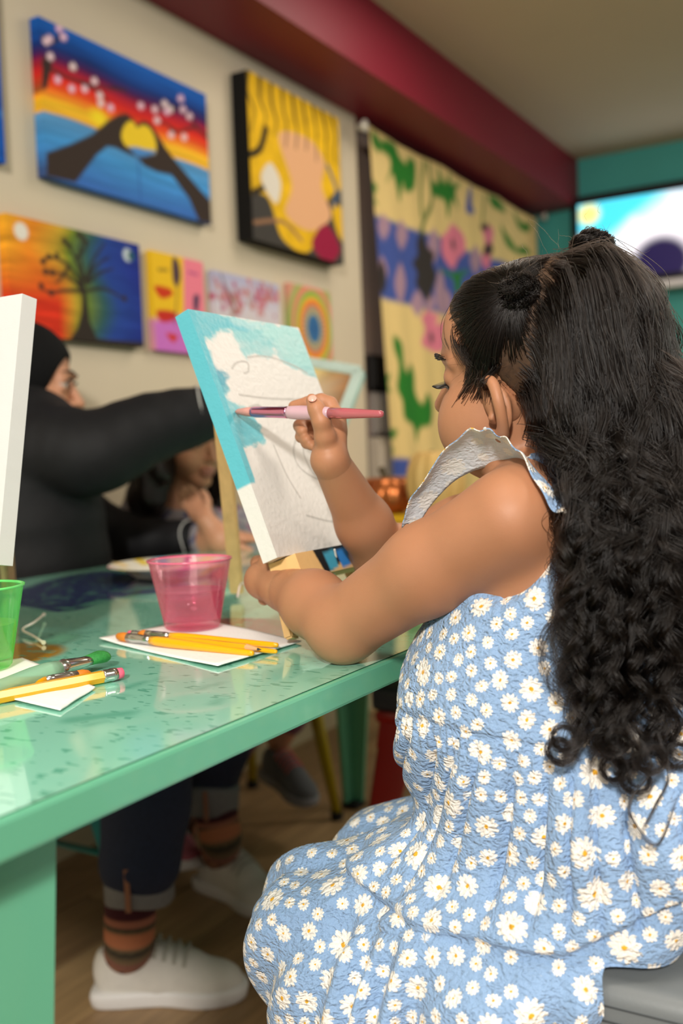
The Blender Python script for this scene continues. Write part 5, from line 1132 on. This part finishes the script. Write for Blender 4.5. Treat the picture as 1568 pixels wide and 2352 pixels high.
sh_r, e_r, w_r = at(55,1045,1.96), at(215,1040,1.93), at(478,952,2.03); sh_l, e_l, w_l = at(60,1060,2.24), at(190,1195,2.30), at(495,1232,2.24)
f.cap(sh_r, sh_l, .07, .07, .04); f.cap((1.40,1.57,.98), (1.42,1.58,.72), .12, .12, .04)
f.chain([e_r, w_r], [.04,.028], .02); f.chain([sh_r, e_r], [.05,.042], .02); f.chain([sh_l, e_l, at(310,1238,2.30), w_l], [.05,.035,.030,.026], .02)
hand(f, w_r, w_r-e_r+np.array([.05,-.02,-.05]), (0,-.3,1), .95, .7); hand(f, w_l, AR*.9+np.array([0,0,-.06]), (0,0,1), .95, .35)
bb = [f.verts(2)]
lo = Field((1.1,.95,.0), (1.85,1.85,.80), .009); kR, kL = np.array([1.345,1.20,.50]), np.array([1.62,1.27,.50]); SKR, SKL = [at(300,2040,1.745), at(299,2105,1.745), at(296,2165,1.75), np.array([1.293,1.243,.088]), np.array([1.312,1.208,.052])], [at(492,1835,2.15), at(500,1885,2.15), at(508,1930,2.15), np.array([1.722,1.366,.088]), np.array([1.714,1.330,.052])]
aR, aL = [at(322,1975,1.745)]+SKR, [at(486,1790,2.16)]+SKL
for hx, kn, an in ((1.37,kR,aR),(1.50,kL,aL)): lo.cap((hx,1.58,.54), kn, .075, .055, .04); lo.chain([kn, kn*.4+an[0]*.6]+an, [.050,.042,.036]+[.028]*(len(an)-2)+[.014], .02)
lo.cap((1.37,1.58,.60), (1.50,1.58,.60), .10, .10, .04); lo.cap((1.43,1.58,.60), (1.42,1.58,.78), .11, .11, .04); bb.append(lo.verts(2))
me = fmesh(*merge(bb)); me.materials.append(M_skin2); new('body', me, woman); face_parts(woman, hw, WM, WS, M_lip)
s_ = Field(Wc-.22, Wc+np.array([.22,.22,.2]), .005); s_.ell(hw(0,-.012,.014), np.array([.083,.101,.094])*WS, .02, WM); s_.chain([hw(0,-.03,-.06), hw(0,-.03,-.13)], [.082,.085], .03); s_.cap(hw(0,.02,-.12), hw(0,.03,-.16), .055, .07, .03)
s_.ell(hw(0,.096,-.035), np.array([.066,.066,.082])*WS, .012, WM, True)
new('headscarf', fmesh(*s_.verts(3)), woman, M_scf)
def puffy(f, pts, rads, n, amp):
    P = spline(np.array(pts), n*2+1); R = np.interp(np.linspace(0, 1, n*2+1), np.linspace(0, 1, len(rads)), rads)
    for i in range(n*2): f.cap(P[i], P[i+1], R[i]-amp*(i % 2), R[i+1]-amp*((i+1) % 2), .012)
j = Field((1.0,1.05,.50), (1.98,1.83,1.13), .0058)
puffy(j, [sh_r, at(130,1035,1.94), e_r, at(340,985,1.97), at(462,953,2.02)], [.098,.088,.080,.068,.055], 9, .003)
puffy(j, [sh_l, e_l, at(310,1238,2.30), at(462,1236,2.255)], [.085,.072,.055,.036], 8, .004)
puffy(j, [(1.40,1.56,1.00), (1.41,1.57,.86), (1.42,1.57,.70), (1.42,1.58,.56)], [.13,.15,.155,.15], 6, .006); j.cap(sh_r*.75+sh_l*.25, sh_l*.75+sh_r*.25, .085, .085, .04); j.cap(hw(0,-.04,-.17), hw(0,-.03,-.13), .088, .082, .03)
j.ell((1.42,1.57,.53), (.17,.15,.04), .01, None)
new('jacket', fmesh(*j.verts(2)), woman, M_jkt)
def ring(a, b, r, n=24, w=.0018):
    a, b = np.asarray(a), np.asarray(b); u, v, _ = frame_of(Vector(b-a)); u, v = np.array(u), np.array(v); P = [a+r*(math.cos(t)*u+math.sin(t)*v)+(b-a)*.15*math.sin(3*t) for t in np.linspace(0, 2*math.pi, n)]
    return tube(P, w, 6)
new('cuff_piping', ring(at(452,953,2.015), at(470,952,2.02), .0585), woman, M_pip); new('cuff_piping', ring(at(432,1237,2.26), at(450,1236,2.255), .0415), woman, M_pip); new('cuff_piping', ring(at(462,1236,2.25), at(480,1236,2.25), .0375), woman, M_pip)
jn = Field((1.12,1.0,.10), (1.82,1.80,.66), .0062)
cR, cL = at(322,1975,1.745), at(486,1790,2.16)
for hx, kn, cu, r0 in ((1.37,kR,cR,.072),(1.50,kL,cL,.060)): jn.cap((hx,1.58,.54), kn, .088, .076, .04); jn.chain([kn, kn*.4+cu*.6, cu], [.076,.072,r0], .03)
jn.cap((1.37,1.58,.56), (1.50,1.58,.56), .115, .115, .04); new('jeans', fmesh(*jn.verts(2)), woman, M_jean)
def cuff(c, r, h, lean):
    c = np.asarray(c); V = []; n = 40
    for rr_, z in ((r-.012,h*.5),(r+.002,h*.5),(r+.005,h*.3),(r+.004,-h*.5),(r+.001,-h*.55),(r-.006,-h*.5),(r-.012,h*.4)):
        for k in range(n): a = 2*math.pi*k/n; V.append(c+np.array([rr_*math.cos(a), rr_*math.sin(a)*.92, z+.006*math.sin(2*a+1)])+np.asarray(lean)*z)
    return mesh(V, [(i*n+k, i*n+(k+1) % n, (i+1)*n+(k+1) % n, (i+1)*n+k) for i in range(6) for k in range(n)])
for c, r, h, ln in ((at(319,2008,1.745), .059, .078, (0,0,0)), (at(488,1828,2.15), .056, .066, (-.15,-.2,0))):
    o = new('jean_cuff', cuff(c, r, h, ln), woman, M_cuffd, True)
    sd_ = c-AF*(r*.95)*np.array([1,1,0])+np.array([-.012,.0,0]); new('cuff_seam', box(sd_, (.009,.006,h*.95), (0,0,YAW+math.pi/2)), o, mat('copper_seam', '8a5f48', .8) if 'copper_seam' not in bpy.data.materials else bpy.data.materials['copper_seam'])
M_sock = mat('patterned_wool', 'ffffff', .95, attr='paint', bump=.3, bscale=600)
def sock(pts, rads, seed):
    n, k = 90, 56; P = spline(np.array(pts), n); R = np.interp(np.linspace(0, 1, n), np.linspace(0, 1, len(rads)), rads); me = tube(P, R, k, True)
    S_ = [(0,(60,18,28)),(.20,(60,18,28)),(.21,(150,96,76)),(.26,(150,96,76)),(.27,(70,62,48)),(.31,(96,84,62)),(.34,(176,110,76)),(.42,(176,110,76)),(.43,(104,92,66)),(.46,(60,54,44)),(.50,(120,100,72)),(.52,(138,88,78)),(.58,(160,112,84)),(.64,(160,112,84)),(.68,(120,72,66)),(.72,(140,116,80)),(.78,(84,76,54)),(.84,(120,100,70)),(.86,(84,76,54)),(.93,(104,52,40)),(1,(104,52,40))]
    t = np.repeat(np.linspace(0, 1, n), k); a = np.tile(np.arange(k)/k, n); C_ = np.stack([np.interp(t, [x for x,_ in S_], [lin(c)[i] for _,c in S_]) for i in range(3)], 1)
    dots = ((t > .27) & (t < .31) | (t > .44) & (t < .47) | (t > .73) & (t < .9)) & ((np.floor(a*28+np.floor(t*60)) % 2) == 0); C_[dots] *= .45
    dia = (np.abs(t-.61)/.045+np.abs((a*9) % 1-.5)/.25) < 1; C_[dia] = lin((80,34,38)); set_color(me, C_); return me
new('sock', sock(SKR, [.044,.045,.043,.041,.026], 1), woman, M_sock, True)
new('sock', sock(SKL, [.046,.046,.044,.041,.026], 2), woman, M_sock, True)
M_shoe = mat('white_canvas_shoe', 'cfcbc2', .7, var=.05, scale=60, bump=.1, bscale=500); M_sole = mat('white_rubber_sole', 'd6d3d0', .5); M_lace = mat('grey_lace', 'a9a89c', .8)
def sneaker(par, heel, toe, sc, m_up, m_so, m_la, lift=0, name='sneaker', pitch=0):
    heel, toe = np.array(heel, float), np.array(toe, float); d = toe-heel; L = np.linalg.norm(d); d /= L; sd = np.cross(d, (0,0,1)); sd /= np.linalg.norm(sd); up = np.cross(sd, d)
    q = lambda x, y, z: heel+d*(y*L)+sd*(x*sc)+up*(z*sc); R3 = np.stack([sd, d, up]); lo_ = np.minimum(heel, toe)-.09; hi_ = np.maximum(heel, toe)+np.array([.09,.09,.16])
    f = Field(lo_, hi_, .0042); f.ell(q(0,.16,.055), (.036*sc,.045*sc,.058*sc), .02, R3); f.ell(q(0,.45,.045), (.038*sc,.085*sc,.050*sc), .025, R3); f.ell(q(0,.76,.030), (.044*sc,.062*sc,.036*sc), .025, R3); f.cap(q(0,.34,.08), q(0,.62,.055), .030*sc, .028*sc, .02)
    f.cap(q(0,.14,.125), q(0,.33,.13), .038*sc, .036*sc, .010, True); f.clip_fn(lambda x, y, z: -((x-heel[0])*up[0]+(y-heel[1])*up[1]+(z-heel[2])*up[2])+.012*sc)
    o = new(name, fmesh(*f.verts(2)), par, m_up)
    n = 44; out = np.array([[.030,.0],[.040,.12],[.036,.35],[.036,.5],[.048,.72],[.040,.9],[.018,1.0],[-.018,1.0],[-.042,.88],[-.048,.70],[-.038,.48],[-.037,.3],[-.040,.12],[-.030,.0]]); O = spline(out, n, True); V = []
    for gz, gs in ((0,.96),(.004,1.0),(.02,1.02),(.028,.99),(.028,.6)):
        for x, y in O: V.append(q(x*gs, .5+(y-.5)*gs, gz))
    F_ = [(i*n+k, i*n+(k+1) % n, (i+1)*n+(k+1) % n, (i+1)*n+k) for i in range(4) for k in range(n)]+[tuple(range(n-1, -1, -1)), tuple(range(4*n, 5*n))]
    new('sole', mesh(V, F_), o, m_so, True)
    la = []
    for i in range(5):
        y = .36+.065*i; z = .116-.0058*i; la.append(tube(spline([q(-.032,y,z-.022), q(-.018,y+.01,z-.002), q(0,y+.02,z+.002), q(.018,y+.01,z-.002), q(.032,y,z-.022)], 12), .0032*sc, 6, flat=.6))
    new('laces', join(*la), o, m_la, True); return o
sneaker(woman, (1.262,1.300,.002), (1.395,1.065,.002), 1, M_shoe, M_sole, M_lace); sneaker(woman, (1.742,1.432,.002), (1.675,1.180,.002), 1, M_shoe, M_sole, M_lace)

kid = empty('person', (2.09, 1.56, .46), 'child with long dark hair resting chin on hand beside the woman', 'person')
Kc = at(440, 1000, 2.38); KM = rotm((-.30,-.90,-.22), (.06,0,1)); KS = .98
hw = lambda x, y, z: Kc+KS*np.array([x, y, z]) @ KM
f = Field((1.60,1.25,.72), (2.30,1.78,1.16), .005)
head_field(f, hw, KM, .014, KS); f.cap(hw(0,-.015,-.06), hw(0,-.04,-.16), .045, .045, .02)
s1, s2 = at(330,1190,2.42), at(520,1215,2.50); f.cap(s1, s2, .05, .05, .03); f.cap((s1+s2)/2, (1.98,1.56,.74), .09, .10, .04)
eK = at(510,1240,2.20); wK = at(474,1196,2.20); f.chain([s2, eK+[.02,.05,.0], eK], [.045,.04,.034], .02); f.chain([eK, wK], [.030,.022], .012); hand(f, wK, at(430,1140,2.235)-wK, AF, .66, 1.3, -1)
e2 = at(330,1240,2.52); f.chain([s1, e2, at(420,1240,2.44)], [.045,.034,.026], .02)
bb = [f.verts(2)]
lo = Field((1.75,1.25,.0), (2.40,1.75,.80), .008); kn1, kn2 = np.array([2.17,1.36,.44]), np.array([1.93,1.34,.45]); an1, an2 = at(640,1700,2.60), at(420,1905,2.32)
for hx, kn, an in ((2.14,kn1,an1),(2.03,kn2,an2)): lo.cap((hx,1.58,.54), kn, .06, .05, .04); lo.chain([kn, an], [.046,.032], .03); 
lo.cap((2.04,1.58,.56), (2.13,1.58,.56), .08, .08, .03); lo.cap((2.08,1.58,.56), (1.98,1.56,.78), .09, .09, .03); bb.append(lo.verts(2))
me = fmesh(*merge(bb)); me.materials.append(M_skin2); new('body', me, kid); face_parts(kid, hw, KM, KS, mat('child_lip', 'a8665c', .5))
t_ = Field((1.60,1.28,.54), (2.30,1.78,1.0), .0055); t_.cap(s1, s2, .06, .06, .03); t_.chain([(s1+s2)/2-[0,0,.03], (1.99,1.56,.74), (2.07,1.58,.56)], [.105,.115,.12], .04); t_.chain([s2, eK+[.025,.055,.0]], [.055,.05], .02); t_.chain([s1, e2], [.055,.046], .02); t_.ell(hw(0,-.02,-.15), (.05,.05,.05), .01, None, True)
me = fmesh(*t_.verts(2)); V_ = np.array([v.co[:] for v in me.vertices]); n_ = np.sin(V_[:,0]*95+2*np.sin(V_[:,2]*40))*np.sin(V_[:,1]*80+V_[:,2]*70); C_ = np.tile(lin((150,144,148)), (len(V_), 1)); C_[n_ > .62] = lin((150,80,120)); C_[n_ < -.7] = lin((90,90,120)); set_color(me, C_)
new('shirt', me, kid, mat('printed_grey_jersey', 'ffffff', .9, attr='paint'), True)
lg = Field((1.75,1.25,.08), (2.40,1.75,.66), .008)
for hx, kn, an in ((2.14,kn1,an1),(2.03,kn2,an2)): lg.cap((hx,1.58,.55), kn, .072, .060, .04); lg.chain([kn, kn*.25+an*.75], [.056,.042], .03)
lg.cap((2.04,1.58,.57), (2.13,1.58,.57), .095, .095, .03); new('leggings', fmesh(*lg.verts(2)), kid, mat('mauve_leggings', '7d5468', .9, var=.15, scale=60), True)
hh_ = Field((1.55,1.25,.78), (2.25,1.80,1.16), .005); hh_.ell(hw(0,-.016,.016), np.array([.083,.098,.093])*KS, .02, KM)
hh_.chain([hw(-.07,.01,-.02), hw(-.088,.015,-.09), hw(-.09,.03,-.17), hw(-.085,.04,-.20)], [.028,.030,.026,.014], .02); hh_.chain([hw(.07,.0,-.02), hw(.094,.0,-.09), hw(.105,.0,-.16), hw(.10,.01,-.20)], [.034,.042,.042,.02], .02); hh_.chain([hw(0,-.06,-.04), hw(0,-.07,-.17)], [.07,.06], .03)
hh_.ell(hw(0,.085,-.045), np.array([.056,.062,.078])*KS, .01, KM, True)
V_, Q_ = hh_.verts(2); N_ = fnormals(V_, Q_); a_ = np.arctan2(V_[:,1]-Kc[1], V_[:,0]-Kc[0]); V_ = V_+N_*(.004*np.sin(a_*22+V_[:,2]*30))[:,None]
new('hair', fmesh(V_, Q_), kid, mat('dark_brown_hair', '1a120e', .4))
ks = []
for i in range(700):
    sgn = rng.choice([-1, 1, 1]); x0 = .08+.02*rng.normal(); P = spline(np.array([hw(sgn*.05,-.02,.07), hw(sgn*x0,.0,-.02), hw(sgn*(x0+.015),.01*rng.normal(),-.10), hw(sgn*(x0+.02+.012*rng.normal()),.02*rng.normal(),-.17), hw(sgn*(x0+.015+.02*rng.normal()),.02*rng.normal(),-.22)]), 26); P += (.004*np.sin(np.linspace(0, 16, 26)+rng.uniform(0, 6)))[:,None]*AR; ks.append(P+rng.normal(size=3)*.004)
strands('loose_strand', ks, [.0005]*len(ks), M_strand, kid)
M_gsh = mat('grey_knit_shoe', '66686c', .8, var=.1, scale=80); M_gso = mat('grey_sole', '8a8a8e', .6); M_cor = mat('coral_lace', 'e0706c', .7)
h1, t1_ = at(612,1762,2.62), at(716,1850,2.45); sneaker(kid, h1-[0,0,.02], t1_-[0,0,.005], .86, M_gsh, M_gso, M_cor)
h2, t2_ = at(396,1985,2.36), at(436,1998,2.18); sneaker(kid, h2, t2_, .84, mat('pink_shoe', 'b06070', .7), M_sole, M_lace)
